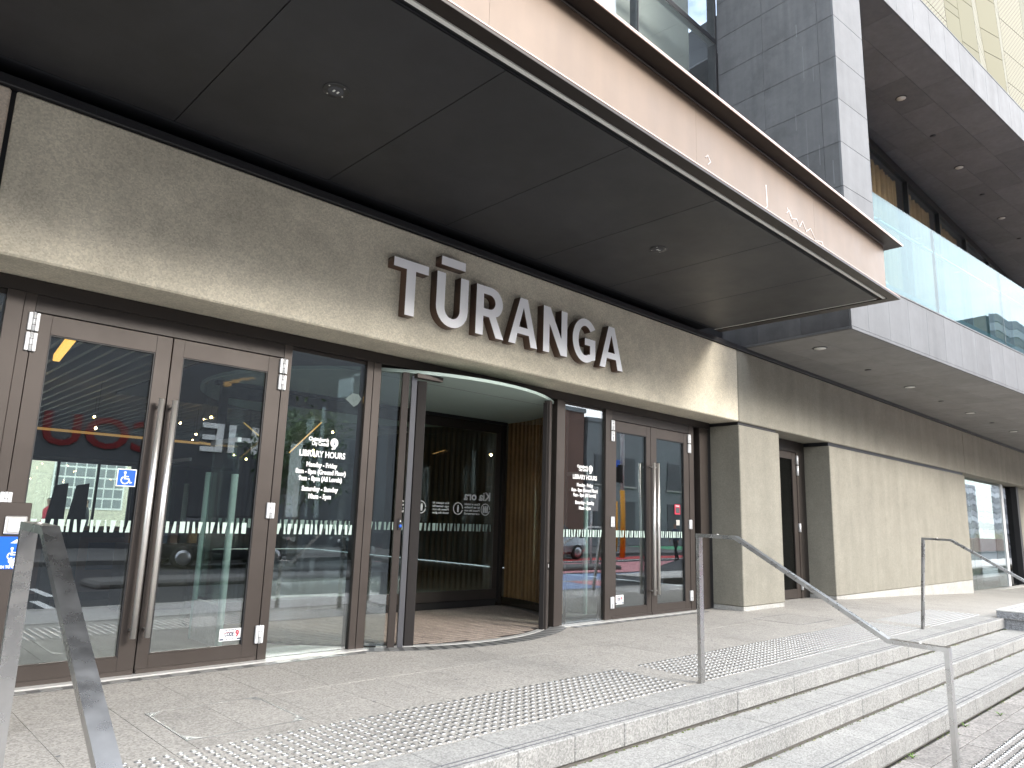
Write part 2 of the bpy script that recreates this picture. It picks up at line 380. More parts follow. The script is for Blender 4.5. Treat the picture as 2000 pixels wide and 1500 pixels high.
# terrace: granite slabs over a bed; ramps gently down beyond x = 12
ter = structure('terrace')
box('bed', -8, 11.95, 2.70, 12.6, -.30, -.012, 'joint', ter)
TX = [.955+.418*i for i in range(-7, 27)]
TYs = [2.97, 3.615, 4.395, 5.235]
MANH = (1.49, 2.126, 3.772, 4.394)
for j in range(3):
    for i in range(len(TX)-1):
        a, b = TX[i], TX[i+1]
        if j == 1 and 1.3 < (a+b)/2 < 2.3: continue
        if b > 11.95: continue
        box('slab', a+.0009, b-.0009, TYs[j]+.0009, TYs[j+1]-.0009, -.04, random.uniform(-.0006, .0006), 'granite', ter, .0015)
box('slab', 1.374, 1.487, 3.6165, 4.3935, -.04, 0, 'granite', ter, .0015)
box('slab', 2.129, 2.208, 3.6165, 4.3935, -.04, 0, 'granite', ter, .0015)
box('slab', 1.49, 2.126, 3.6165, 3.769, -.04, 0, 'granite', ter, .0015)
# strip under the facade (behind the drain)
box('slab', -8, 11.95, 5.237, 5.42, -.04, -.003, 'granite', ter)
box('slab', 8.72, 11.95, 5.421, 6.2, -.04, -.002, 'granite', ter)
v = []; f = []
XS = [11.825, 14, 16, 18, 20, 23, 27, 40, 80]; ZS = [0, -.05, -.11, -.18, -.25, -.30, -.36, -.40, -.42]
YL = [1.2, 2.6, 4.0, 6.5]
for x, z in zip(XS, ZS):
    for y in YL: v.append((x, y, z if y > 2 else min(z, -.05)-.0))
for i in range(len(XS)-1):
    for j in range(3): f.append([i*4+j, i*4+4+j, i*4+5+j, i*4+1+j])
meshobj('ramp_surface', v, f, 'granite', ter)
# manhole cover with slab infill and steel corners
mh = thing('access_cover', (1.81, 4.08, 0), 'square recessed access cover with metal corners, granite infill, in the terrace', 'access cover')
x0, x1, y0, y1 = MANH
box('infill', x0+.012, (x0+x1)/2-.001, y0+.006, y1-.006, -.03, .0005, 'granite', mh, .001)
box('infill', (x0+x1)/2+.001, x1-.012, y0+.006, y1-.006, -.03, .0005, 'granite', mh, .001)
box('frame_bar', x0, x0+.010, y0, y1, -.03, .001, 'grate_bar', mh); box('frame_bar', x1-.010, x1, y0, y1, -.03, .001, 'grate_bar', mh)
box('frame_bar', x0+.01, x1-.01, y0, y0+.005, -.03, .001, 'grate_bar', mh); box('frame_bar', x0+.01, x1-.01, y1-.005, y1, -.03, .001, 'grate_bar', mh)
for sx, sy in ((0, 0), (1, 0), (0, 1), (1, 1)):
    cx = x1-.004 if sx else x0+.004; cy = y1-.004 if sy else y0+.004; dx = -.075 if sx else .075; dy = -.10 if sy else .10
    pts = [(cx, cy), (cx+dx, cy), (cx, cy+dy)]
    if (dx*dy) < 0: pts = [pts[0], pts[2], pts[1]]
    v = [(x, y, .0022) for x, y in pts]+[(x, y, -.01) for x, y in pts]
    c = meshobj('corner_plate', v, [[0, 1, 2], [1, 0, 3, 4], [2, 1, 4, 5], [0, 2, 5, 3]], 'grate_bar', mh, (cx, cy, 0))
    box('key_hole', cx+dx*.30-.011, cx+dx*.30+.011, cy+dy*.24-.005, cy+dy*.24+.005, .0015, .003, 'groove', c)
mh2 = thing('access_cover', (9.0, 4.4, 0), 'small access cover let into the paving in front of the concrete pier', 'access cover')
for a in (8.55, 9.45): box('frame_bar', a-.006, a+.006, 3.95, 4.55, -.01, .0012, 'groove', mh2)
for a in (3.95, 4.55): box('frame_bar', 8.556, 9.444, a-.005, a+.005, -.01, .0012, 'groove', mh2)
mo = tag(box('infill', 8.56, 9.44, 3.96, 4.54, -.01, .0009, 'granite', mh2))

# steps: nosing course + two more flights of granite blocks
st = structure('steps')
YE = [2.65, 2.29, 1.93]; ZE = [0, -.14, -.28]; YB = [2.967, 2.655, 2.295]
for k in range(3):
    x = -6 + (.2, .14, .33)[k]; ye, z = YE[k], ZE[k]
    box('bed', -8, 12.6 if k == 0 else 40, ye+.035, YB[k]+.03, z-.16, z-.02, 'joint', st)
    ln = [.418, .836, .418, .836, .418, .418, .836]
    i = 0
    base = (3.90, 3.84, 6.18)[k]; x = base - .418*22
    lim = 11.85 if k == 0 else 24
    while x < lim:
        L = ln[(i*5+k*3) % 7]; x2 = min(x+L, lim) if k == 0 else x+L
        if x2 - x > .05:
            dy = random.uniform(-.0025, .0025)
            b = box('step_block', x+.0015, x2-.0015, ye+dy, YB[k]-.002, z-.126, z+random.uniform(-.0008, .0008), 'granite_step', st, .005)
            for gy in (.033, .072):       # anti-slip grooves cut as thin dark inlays
                box('nosing_strip', x+.001, x2-.001, ye+gy, ye+gy+.0075, z-.004, z+.0016, 'groove', b)
        x = x2; i += 1
# moss and grit lines in the shadow gap, weeds at the foot
mv = []; mf = []
for k in range(3):
    zb = (-.14, -.28, GY)[k]
    for i in range(420):
        x = random.uniform(-1, 12); y = YE[k]-.004-abs(random.gauss(0, .008)); s = random.uniform(.002, .009)
        n = len(mv); a = random.uniform(0, 6.28)
        mv += [(x+s*1.8*math.cos(a), y+s*math.sin(a), zb+.002), (x-s*math.sin(a), y+s*math.cos(a), zb+.002), (x-s*1.6*math.cos(a), y-s*math.sin(a), zb+.002), (x, y, zb+.002+s*.8)]
        mf += [[n, n+1, n+3], [n+1, n+2, n+3], [n+2, n, n+3]]
mo = meshobj('moss', mv, mf, 'moss', None, (5, 2.3, -.28)); tag(mo, 'green moss and grit specks along the foot of each step', 'moss', kind='stuff')
for k, (x, y) in enumerate([(6.55, 1.86), (7.62, 1.80), (6.95, 1.89), (5.7, 1.89)]):
    v = []; f = []
    for i in range(16):
        a = random.uniform(0, 6.28); l = random.uniform(.02, .05); n = len(v); w = .004
        d = Vector((math.cos(a), math.sin(a), 0)); s = Vector((-d.y, d.x, 0))
        p = Vector((x, y, GY)); v += [p+s*w, p-s*w, p+d*l*.7-s*w*.7+Vector((0, 0, l*.6)), p+d*l*.7+s*w*.7+Vector((0, 0, l*.6)), p+d*l+Vector((0, 0, l*.5))]
        f += [[n, n+1, n+2, n+3], [n+3, n+2, n+4]]
    tag(meshobj('weed', v, f, 'weed', None, (x, y, GY)), ('tiny green weed at the foot of the lowest step nearest the steel post', 'tiny green weed between the pavers furthest along the lowest step', 'tiny green weed in the joint midway along the lowest step', 'tiny green weed left of the steel post at the lowest step')[k], 'weed')

# gum spots and blown leaves on the paving
gv = []; gf = []
for i in range(46):
    x, y = random.uniform(.8, 11.5), random.choice([random.uniform(3.65, 5.2), random.uniform(2.72, 2.95), random.uniform(3.65, 5.2)]); r = random.uniform(.006, .016); n = len(gv)
    gv += [(x+r*random.uniform(.7, 1.2)*math.cos(k*.785), y+r*random.uniform(.7, 1.2)*math.sin(k*.785), .0016) for k in range(8)]; gf.append(list(range(n, n+8)))
tag(meshobj('gum_spots', gv, gf, 'groove', None, (5, 4, 0)), 'small dark gum spots trodden into the terrace paving', 'gum spots', kind='stuff')
lv = []; lf = []
for i in range(60):
    k = random.randrange(3); x = random.uniform(1.5, 11); y = YE[k]-.01-abs(random.gauss(0, .02)); z = (-.14, -.28, GY)[k]+.003; a = random.uniform(0, 6.28); l = random.uniform(.008, .02); n = len(lv)
    d = Vector((math.cos(a), math.sin(a), 0)); e = Vector((-d.y, d.x, 0)); p = Vector((x, y, z)); lv += [p-d*l, p+e*l*.4+Vector((0, 0, .004)), p+d*l+Vector((0, 0, .003)), p-e*l*.4]; lf.append([n, n+1, n+2, n+3])
tag(meshobj('leaf_litter', lv, lf, 'gold_dark', None, (5, 2.3, -.28)), 'dry brown leaf bits blown against the foot of the risers', 'leaf litter', kind='stuff')
# granite bench block at the end of the steps
be = thing('bench_block', (12.4, 2.6, -.14), 'low dark granite block with pale top closing the end of the steps', 'bench block')
box('body', 11.86, 16, 1.6, 2.74, -.42, .085, 'granite_dark', be, .006)
box('top_slab', 11.855, 16, 1.595, 2.745, .0855, .105, 'granite_top', be, .004)
for a in (2.63, 2.50): box('strip', 12.0, 15.9, a, a+.012, .104, .1075, 'groove', be)

# tactile studs
def stud_geo(x, y, z):
    v = []; f = []; S = 10
    for r, h in ((.0172, 0), (.0152, .0034), (.0098, .0056)):
        for k in range(S): t = 2*math.pi*k/S; v.append((x+r*math.cos(t), y+r*math.sin(t), z+h))
    for i in range(2):
        for k in range(S): f.append([i*S+k, i*S+(k+1) % S, (i+1)*S+(k+1) % S, (i+1)*S+k])
    f.append([2*S+k for k in range(S)]); return v, f
sv, sf = stud_geo(0, 0, 0)
stud_me = bpy.data.meshes.new('stud'); stud_me.from_pydata(sv, [], sf); stud_me.materials.append(MATS['stud_steel']); stud_me.polygons.foreach_set('use_smooth', [True]*len(sf)); stud_me.update()
def tactile(label, xa, xb, ya, yb, z, single=300, near=(1.5, 2.2), sp=.0605):
    t = thing('tactile_paving', ((xa+xb)/2, (ya+yb)/2, z), label, 'tactile paving', 'tactile stud strips')
    nx = int((xb-xa)/sp)+1; ny = int((yb-ya)/sp)+1
    P = [(xa+i*sp, ya+j*sp) for i in range(nx) for j in range(ny)]
    def vis(p):   # seen size: nearer first, only those inside the picture
        d = Vector((p[0], p[1], z-CAMZ)); return d.length
    def inview(p):
        d = Vector((p[0], p[1], z-CAMZ)); c = d.dot(fw); return c > .1 and abs(d.dot(r2)/c*FPX) < 1000 and abs(d.dot(u2)/c*FPX) < 750
    P.sort(key=lambda p: (not inview(p), vis(p)))
    for p in P[:single]: link('stud', stud_me, Matrix.Translation((p[0], p[1], z)), t)
    rest = P[single:]
    if rest:
        v = []; f = []
        for p in rest:
            n = len(v); v += [(a+p[0], b+p[1], c+z) for a, b, c in sv]; f += [[i+n for i in q] for q in sf]
        o = meshobj('stud_field', v, f, 'stud_steel', t, ((xa+xb)/2, (ya+yb)/2, z), smooth=True); o['kind'] = 'stuff'
tactile('nearest strip of metal tactile studs on the terrace, left of the middle handrail post', -.6, 4.62, 2.99, 3.605, .0008)
tactile('long strip of metal tactile studs on the terrace, right of the middle handrail post', 4.92, 9.60, 2.99, 3.605, .0008)
tactile('short far strip of metal tactile studs at the foot of the far handrail', 9.92, 12.02, 2.99, 3.605, .0008, 0)
tactile('strip of metal tactile studs on the lower pavement in front of the steps', 4.6, 11.0, .95, 1.565, GY+.001)

# ------------------------------------------------------------------ the library: concrete, stone, glass above
lib = thing('library_building', (9.2, 6.5, 0), 'grey and beige library building with concrete lintel, stone balcony and column', 'building')
# lintel panels (front face BY)
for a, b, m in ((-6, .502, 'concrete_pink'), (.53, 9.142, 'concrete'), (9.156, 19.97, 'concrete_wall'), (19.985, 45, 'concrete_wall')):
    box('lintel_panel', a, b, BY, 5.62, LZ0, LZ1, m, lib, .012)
box('joint_backing', -6, 45, 5.02, 5.6, LZ0+.01, LZ1-.005, 'black', lib)
box('lintel_flashing', -6, 9.10, BY-.028, 5.3, LZ1+.002, LZ1+.068, 'black', lib, .004)
for x in (.95+1.25*i for i in range(7)):
    box('flashing_joint', x-.002, x+.002, BY-.0285, BY-.02, LZ1+.004, LZ1+.066, 'dark_flash', lib)
box('lintel_flashing', 9.102, 45, BY-.028, 5.3, LZ1+.002, LZ1+.072, 'dark_flash', lib, .004)
box('upper_wall', -6, 9.35, 5.33, 5.9, LZ1+.07, 4.75, 'black', lib)
# pier between the doors and the small recessed door
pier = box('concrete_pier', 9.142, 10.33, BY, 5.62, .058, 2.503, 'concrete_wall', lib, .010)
box('pier_base', 9.15, 10.322, BY+.008, 5.6, -.02, .054, 'concrete_base', lib, .004)
box('pier_shadow_gap', 9.17, 10.30, BY+.03, 5.6, 2.50, LZ0+.006, 'black', lib)
# long wall
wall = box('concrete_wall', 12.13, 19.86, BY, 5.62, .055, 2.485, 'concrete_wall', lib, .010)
meshobj('wall_base', [(12.14, BY+.008, 0), (19.85, BY+.008, -.32), (19.85, BY+.008, .051), (12.14, BY+.008, .051), (12.14, 5.6, -.05), (19.85, 5.6, -.4), (19.85, 5.6, .051), (12.14, 5.6, .051)],
        [[0, 1, 2, 3], [1, 5, 6, 2], [5, 4, 7, 6], [4, 0, 3, 7], [3, 2, 6, 7], [0, 4, 5, 1]], 'concrete_base', lib, (16, 5.3, 0))
box('wall_shadow_gap', 12.16, 19.84, BY+.03, 5.6, 2.48, LZ0+.006, 'dark_flash', lib)
box('concrete_wall', 26.2, 45, BY+.25, 5.9, -.5, LZ0-.01, 'concrete_wall', lib)
# stains: small light flakes on the wall panel
# upper block in its own rotated frame
UL = 30
def tiles(name, u0, u1, n0, n1, du, dn, z, m, parent, th=.03, bevel=.002, off=.5, plane='soffit', v=None):
    j = 0; n = n0
    while n < n1-1e-4:
        a = u0 - (du*off if j % 2 else 0)
        while a < u1-1e-4:
            p, q = max(a, u0), min(a+du, u1)
            if q-p > .03: box(name, p+.002, q-.002, n+.002, min(n+dn, n1)-.002, z, z+th, m, parent, bevel, BAL)
            a += du
        n += dn; j += 1
bal = box('balcony_slab', .04, UL, .04, 6.0, 3.665, 4.36, 'dark_flash', lib, 0, BAL)
tiles('soffit_tile', 0.02, 18.5, .0, 4.0, 1.24, .62, 3.63, 'basalt_soffit_low', bal)
w = .624; a = 0
while a < 20:
    L = min(w if a > 0 else .47, 20-a); box('fascia_tile', a+.0015, a+L-.0015, 0, .03, 3.672, 4.385, 'basalt_lit', bal, .002, BAL); a += L
box('fascia_edge', 0, 20, -.004, .028, 3.628, 3.668, 'basalt_lit', bal, .003, BAL)
box('coping', 0, 20, -.008, .5, 4.388, 4.412, 'basalt_lit', bal, .003, BAL)
# end return of the slab, towards the entrance
for k in range(3): box('end_tile', 0.001, .031, .034+.66*k, .034+.66*k+.656, 3.672, 4.36, 'basalt_shaded', bal, .002, BAL)
box('end_edge', -.003, .03, .03, 2.0, 3.640, 3.668, 'basalt_lit', bal, .003, BAL)
# column
colm = box('stone_column', .03, .80, .03, 1.87, 4.40, 14, 'dark_flash', lib, 0, BAL)
zt = 4.36 + .585
zs = [4.40] + [4.955+.638*i for i in range(15)]
for i in range(len(zs)-1):
    lo, hi = zs[i]+.002, zs[i+1]-.002
    box('stone_tile', 0, .827, 0, .03, lo, hi, 'basalt_lit', colm, .002, BAL)
    for n0, n1 in ((.031, .238), (.242, 1.098), (1.102, 1.89)):
        box('stone_tile', .0, .03, n0, n1, lo, hi, 'basalt_shaded', colm, .002, BAL)
    box('stone_tile', .797, .827, .031, 1.89, lo, hi, 'basalt_soffit', colm, .002, BAL)
# lime drips on the side face
for n_, z_, l_ in ((.47, 7.9, .5), (.47, 6.75, .75), (.95, 5.9, .35), (.30, 6.3, .30), (.33, 7.5, .22), (.12, 6.0, .34), (.62, 6.9, .25), (.55, 8.3, .2)):
    box('lime_drip', -.0015, .001, n_-.006, n_+.006, z_-l_, z_, 'basalt_lit', colm, 0, BAL)
# upper slab
ups = box('upper_slab', .83, UL, .04, 9.0, 9.29, 10.0, 'dark_flash', lib, 0, BAL)
tiles('soffit_tile', .83, 20, .0, 5.0, 1.24, .62, 9.255, 'basalt_soffit', ups)
a = .83
while a < 20:
    box('fascia_tile', a+.002, a+.648, -.0, .03, 9.292, 10.015, 'basalt_lit', ups, .002, BAL); a += .65
box('fascia_edge', .83, 20, -.004, .03, 9.250, 9.289, 'basalt_lit', ups, .003, BAL)
box('upper_slab_top', .83, 20, -.006, .6, 10.017, 10.035, 'dark_flash', ups, 0, BAL)
# upper windows, world aligned, with curtains behind
uw = thing('upper_window', (14, 4.97, 4.4), 'dark tinted window band with amber curtains under the upper stone soffit', 'window')
box('head_frame', 9.9, 34, 4.95, 5.05, 9.05, 9.25, 'black', uw)
mx_ = [10.15+2.32*i for i in range(11)]
for i, x in enumerate(mx_):
    box('mullion', x-.035, x+.035, 4.94, 5.05, 4.40, 9.04, 'black', uw)
    if i < len(mx_)-1:
        box('pane', x+.04, x+2.26, 4.985, 4.997, 4.42, 9.045, 'glass_window', uw)
        v = []; f = []; n = 44
        for k in range(n+1):
            xx = x+.25+(1.62)*k/n; yy = 5.10+.045*math.sin(k*1.55)+.02*math.sin(k*.7); v += [(xx, yy, 4.45), (xx, yy, 8.93+.012*math.sin(k*1.2))]
        for k in range(n): f.append([2*k, 2*k+2, 2*k+3, 2*k+1])
        meshobj('curtain', v, f, 'curtain', uw, (x+1, 5.10, 4.45), smooth=True)
box('room_back', 9.9, 34, 7.4, 7.5, 4.4, 9.3, 'interior_dark', uw)
# glass balustrade
gb = thing('glass_balustrade', tuple(BAL @ Vector((6, .1, 4.41))), 'frameless pale blue glass balustrade along the stone balcony', 'balustrade')
gj = [.832, 2.955, 5.835, 8.715, 11.595, 14.475, 17.355]
for i in range(len(gj)-1):
    box('pane', gj[i]+.006, gj[i+1]-.006, .045, .066, 4.385, 5.82, 'glass_rail', gb, 0, BAL)
    box('pane_joint', gj[i+1]-.005, gj[i+1]+.005, .046, .062, 4.39, 5.815, 'facade_grey', gb, 0, BAL)
    for e in (gj[i]+.35, gj[i+1]-.35):
        box('rail_bracket', e-.012, e+.012, .067, .12, 5.485, 5.51, 'steel', gb, 0, BAL)
tube('hand_rail', [tuple(BAL @ Vector((.9, .14, 5.52))), tuple(BAL @ Vector((17, .14, 5.52)))], .022, 'steel_bright', gb)
box('upstand', .832, 17.3, .14, .2, 4.413, 4.60, 'basalt_lit', gb, 0, BAL)
# downlights in the two stone soffits
def downlight(parent, p, r=.085, frame=None):
    o = lathe('downlight', [(r*1.22, .02), (r*1.22, -.006), (r*1.0, -.008)], 'downlight_ring', p, parent, 20)
    lathe('lens', [(r*.95, -.002), (r*.95, -.0095)], 'downlight_lens', p, o, 20)
    return o
for k in range(6):
    downlight(lib, (9.216+.0905*.8+.69*.9959+3.71*k, 4.16, 3.629)); downlight(lib, (13.85+3.73*k, 3.99, 9.254))
    lathe('sprinkler_rose', [(.05, .02), (.05, -.006)], 'black', (9.98+1.85+3.71*k, 4.19, 3.629), lib, 14)
    lathe('sprinkler_rose', [(.055, .02), (.055, -.006)], 'black', (15.72+3.73*k, 3.99, 9.254), lib, 14)
# curtain wall left of the column
cw = thing('curtain_wall', (7, 5.33, 4.7), 'tall reflective glass curtain wall above the canopy beside the stone column', 'curtain wall')
CY = 5.318
for a, b in ((-4, .2), (.22, 3.74), (3.76, 7.275), (7.295, 9.35)):
    for lo, hi in ((4.72, 8.70), (8.80, 12.5)): box('pane', a+.012, b-.012, CY+.01, CY+.026, lo, hi, 'glass_upper', cw)
for x in (.21, 3.75, 7.285): box('mullion', x-.012, x+.012, CY, CY+.14, 4.7, 12.5, 'dark_flash', cw)
box('end_mullion', 9.335, 9.375, CY-.005, CY+.14, 4.7, 12.5, 'black', cw)
for z in (8.705, 8.735, 8.765): box('transom', -4, 9.33, CY-.002, CY+.1, z, z+.022, 'dark_flash', cw)
box('transom_core', -4, 9.33, CY+.008, CY+.1, 8.70, 8.79, 'hinge_alu', cw)
box('base_rail', -4, 9.33, CY-.004, CY+.1, 4.66, 4.715, 'dark_flash', cw)
box('pale_backing', -4, 9.3, 5.78, 5.80, 4.7, 12.4, 'cream_render', cw); box('room_ceiling', -4, 9.3, 5.5, 9, 12.5, 12.6, 'facade_grey', cw)  # pale panel added behind the glass to brighten it
# gold folded cladding above the upper slab, traced strip by strip (u, z) with real folds
gc = thing('gold_cladding', tuple(BAL @ Vector((8, .3, 10.02))), 'gold folded metal cladding with perforated and plain strips above the stone slab', 'cladding')
def lerp(a, b, z): return a[0]+(b[0]-a[0])*(z-a[1])/(b[1]-a[1])
EDG = [((3.4, 11), (3.3, 10.1), .10), ((4.51, 10.85), (4.56, 10.39), .10), ((4.72, 10.96), (4.73, 10.4), .18), ((5.26, 11.24), (5.35, 10.4), .12), ((5.83, 11.54), (5.98, 10.4), .05), ((6.49, 11.89), (6.79, 10.39), .17),
       ((7.17, 12.25), (7.40, 10.4), .04), ((7.71, 12.54), (7.87, 10.15), .12), ((9.0, 12), (9.15, 10.1), .02), ((10.2, 12), (10.3, 10.1), .17), ((11.4, 12), (11.5, 10.1), .03)]
KM = ['gold_perf', 'black', 'gold', 'gold', 'gold_perf', 'gold', 'gold_perf', 'gold_perf', 'gold', 'gold_perf']
for i in range(len(EDG)-1):
    (a0, a1, d0), (b0, b1, d1) = EDG[i], EDG[i+1]
    cuts = [10.04, 10.38+.23*(i % 3), 11.03+.3*(i % 2), 12.1, 13.4, 15]
    for k in range(len(cuts)-1):
        lo, hi = cuts[k]+.006, cuts[k+1]-.006
        q = [(lerp(a0, a1, lo)+.006, d0, lo), (lerp(b0, b1, lo)-.006, d1, lo), (lerp(b0, b1, hi)-.006, d1, hi), (lerp(a0, a1, hi)+.006, d0, hi)]
        v = q+[(x, y+.02, z) for x, y, z in q]
        meshobj('cladding_panel', v, [[0, 1, 2, 3], [7, 6, 5, 4], [1, 0, 4, 5], [2, 1, 5, 6], [3, 2, 6, 7], [0, 3, 7, 4]], KM[i], gc, (sum(p[0] for p in q)/4, .1, (lo+hi)/2), frame=BAL)
box('backing', 3.0, 12, .35, .5, 10.04, 15, 'black', gc, 0, BAL)

# ------------------------------------------------------------------ entrance canopy
CZ = 3.71
can = thing('entrance_canopy', (3.5, 4.9, CZ), 'flat black entrance canopy with bronze steel channel fascia over the doors', 'canopy')
J = [-2.13, -.955, .222, 1.40, 2.578, 3.78, 4.945, 6.11, 7.29, 8.43]
for i in range(len(J)-1):
    box('soffit_panel', J[i]+.003, J[i+1]-.003, 2.845, 4.90, CZ+.004, CZ+.03, 'soffit_black', can, .001)
box('core', -6, 8.40, 2.85, 5.30, CZ+.031, 4.25, 'black', can)
box('soffit_panel', -6, -2.133, 2.845, 4.90, CZ+.004, CZ+.03, 'soffit_black', can)
box('wall_trim', -6, 8.42, 4.905, 4.935, CZ+.004, CZ+.05, 'dark_flash', can)
# steel channel: bottom flange, web, top flange along the front and the right end
box('bottom_flange', -6, 8.60, 2.648, 2.745, CZ-.004, CZ+.018, 'flange_shaded', can, .002)
box('flange_lip', -6, 8.60, 2.645, 2.66, CZ+.0185, CZ+.03, 'fascia_edge', can, .002)
wj = [-6, -1.9, 0.2, 2.35, 4.5, 6.6, 8.452]
for i in range(len(wj)-1): box('web_plate', wj[i]+.0008, wj[i+1]-.0008, 2.745, 2.762, CZ+.014, 4.352, 'fascia_bronze', can)
box('top_flange', -6, 8.647, 2.60, 2.84, 4.345, 4.357, 'flange_shaded', can, .002)
box('top_flange_edge', -6, 8.65, 2.592, 2.5995, 4.344, 4.368, 'fascia_edge', can, .001)
box('weld_seam', -6, 8.45, 2.728, 2.7445, 4.330, 4.3445, 'bronze', can, .004)
box('end_flange', 8.47, 8.598, 2.747, 4.93, CZ-.004, CZ+.018, 'flange_shaded', can, .002)
box('end_web', 8.452, 8.468, 2.747, 4.95, CZ+.014, 4.352, 'fascia_bronze', can)
box('end_top_flange', 8.47, 8.645, 2.845, 4.95, 4.345, 4.357, 'flange_shaded', can)
# light strip in its slot
box('light_slot', -6, 8.47, 2.746, 2.842, CZ+.03, CZ+.05, 'black', can)
box('light_strip', -6, 8.505, 2.762, 2.792, CZ+.0005, CZ+.012, 'led_diffuser', can, .001)
box('light_strip', 8.433, 8.441, 2.85, 4.92, CZ, CZ+.008, 'led_diffuser', can)
box('inner_angle', -6, 8.43, 2.822, 2.826, CZ, CZ+.01, 'dark_flash', can)
for (x, y) in ((1.982, 3.76), (5.522, 3.805), (-1.55, 3.76)):
    o = lathe('downlight', [(.083, .006), (.083, -.004), (.079, -.006)], 'downlight_ring', (x, y, CZ+.003), can, 24)
    lathe('lens', [(.05, 0), (.05, -.008), (.046, -.009)], 'interior_wall', (x, y, CZ+.003), o, 20)
    for a in range(4): lathe('screw', [(.005, 0), (.005, -.008)], 'steel_bright', (x+.066*math.cos(a*1.571+.4), y+.066*math.sin(a*1.571+.4), CZ+.003), o, 8)
    for dx in (-.014, .014): box('lamp_chip', x+dx-.006, x+dx+.006, y-.012, y+.012, CZ-.0075, CZ-.0064, 'downlight_lens', o)
# scratched tag marks on the fascia
for poly, rr in (([(6.02, 3.98), (6.10, 3.90), (6.2, 3.93), (6.26, 3.87), (6.33, 3.95), (6.4, 3.87), (6.5, 3.93), (6.6, 3.84), (6.75, 3.87), (6.8, 3.80)], .004), ([(5.62, 4.06), (5.63, 3.86), (5.58, 3.82)], .004), ([(4.63, 3.93), (4.66, 3.96), (4.7, 3.92), (4.66, 3.88)], .005), ([(6.0, 3.92), (6.06, 3.97), (6.12, 3.88)], .004)):
    tube('graffiti_scratch', [(x, 2.7445, z) for x, z in poly], rr, 'graffiti', can, 5)

# ------------------------------------------------------------------ name sign
sg = thing('name_sign', (4.8, BY, 2.79), 'raised white TŪRANGA letters with dark brown sides on the concrete lintel', 'sign')
SY = 4.90; K = SY/4.87
def sp(p): return (p[0]*K, 1.1+(p[1]-1.1)*K)
zb, zt_ = 2.777, 3.252
def letter(name, loops):
    """first loop outer, following loops holes; bronze can with an inset white face"""
    o = None
    for kind in ('body', 'face'):
        cu = bpy.data.curves.new(name, 'CURVE'); cu.dimensions = '2D'; cu.fill_mode = 'BOTH'
        for lp in loops:
            s = cu.splines.new('POLY'); s.points.add(len(lp)-1)
            for q, p in zip(s.points, lp): x, z = sp(p); q.co = (x, z, 0, 1)
            s.use_cyclic_u = True
        if kind == 'body': cu.extrude = .043; cu.offset = .0035
        else: cu.extrude = .0015; cu.offset = .0008
        t = bpy.data.objects.new('tmp', cu); col.objects.link(t); bpy.context.view_layer.update()
        me = bpy.data.meshes.new_from_object(t.evaluated_get(bpy.context.evaluated_depsgraph_get())); bpy.data.objects.remove(t)
        me.materials.clear(); me.materials.append(MATS['letter_brown' if kind == 'body' else 'letter_white'])
        cx, cz = sp(loops[0][0]); me.transform(Matrix.Rotation(R_(90), 4, 'X') @ Matrix.Translation((-cx, -cz, 0)))
        Mw = Matrix.Translation((cx, SY+.0435 if kind == 'body' else SY-.001, cz))
        o = link('letter' if kind == 'body' else 'letter_face', me, Mw, sg if kind == 'body' else o)
def arc(cx, cz, rx, rz, a0, a1, n=14): return [(cx+rx*math.cos(R_(a0+(a1-a0)*i/n)), cz+rz*math.sin(R_(a0+(a1-a0)*i/n))) for i in range(n+1)]
letter('T', [[(3.230, 3.256), (3.592, 3.256), (3.592, 3.178), (3.457, 3.178), (3.457, zb), (3.364, zb), (3.364, 3.178), (3.230, 3.178)]])
letter('macron', [[(3.732, 3.404), (4.007, 3.404), (4.007, 3.325), (3.732, 3.325)]])
ucx = (3.690+4.053)/2
letter('U', [[(3.690, zt_), (3.783, zt_)] + arc(ucx, 2.938, .0895, .092, 180, 360) + [(3.962, zt_), (4.053, zt_)] + arc(ucx, 2.945, .1815, .178, 0, -180)])
letter('R', [[(4.155, zb), (4.155, zt_), (4.33, zt_)] + arc(4.335, 3.105, .152, .147, 90, -50, 12) + [(4.400, 2.978), (4.505, zb), (4.408, zb), (4.318, 2.962), (4.243, 2.962), (4.243, zb)],
             [(4.243, 3.178), (4.243, 3.036), (4.318, 3.036)] + arc(4.322, 3.107, .072, .071, -90, 90, 10)])
def A(x0, x1):
    c = (x0+x1)/2; w = x1-x0; s = w/.392
    letter('A', [[(x0, zb), (x0+.147*s, zt_), (x1-.147*s, zt_), (x1, zb), (x1-.088*s, zb), (x1-.116*s, 2.888), (x0+.116*s, 2.888), (x0+.088*s, zb)], [(c-.062*s, 2.955), (c+.062*s, 2.955), (c, 3.165)]])
A(4.575, 4.967)
letter('N', [[(5.056, zb), (5.056, zt_), (5.15, zt_), (5.324, 2.945), (5.324, zt_), (5.411, zt_), (5.411, zb), (5.318, zb), (5.142, 3.085), (5.142, zb)]])
letter('G', [arc(5.705, 3.011, .203, .240, 38, 300, 26) + [(5.868, 2.822), (5.871, 3.037), (5.698, 3.037), (5.698, 2.965), (5.785, 2.965), (5.785, 2.868)] + arc(5.705, 3.011, .113, .163, -63, -318, 24)])
A(5.949, 6.350)

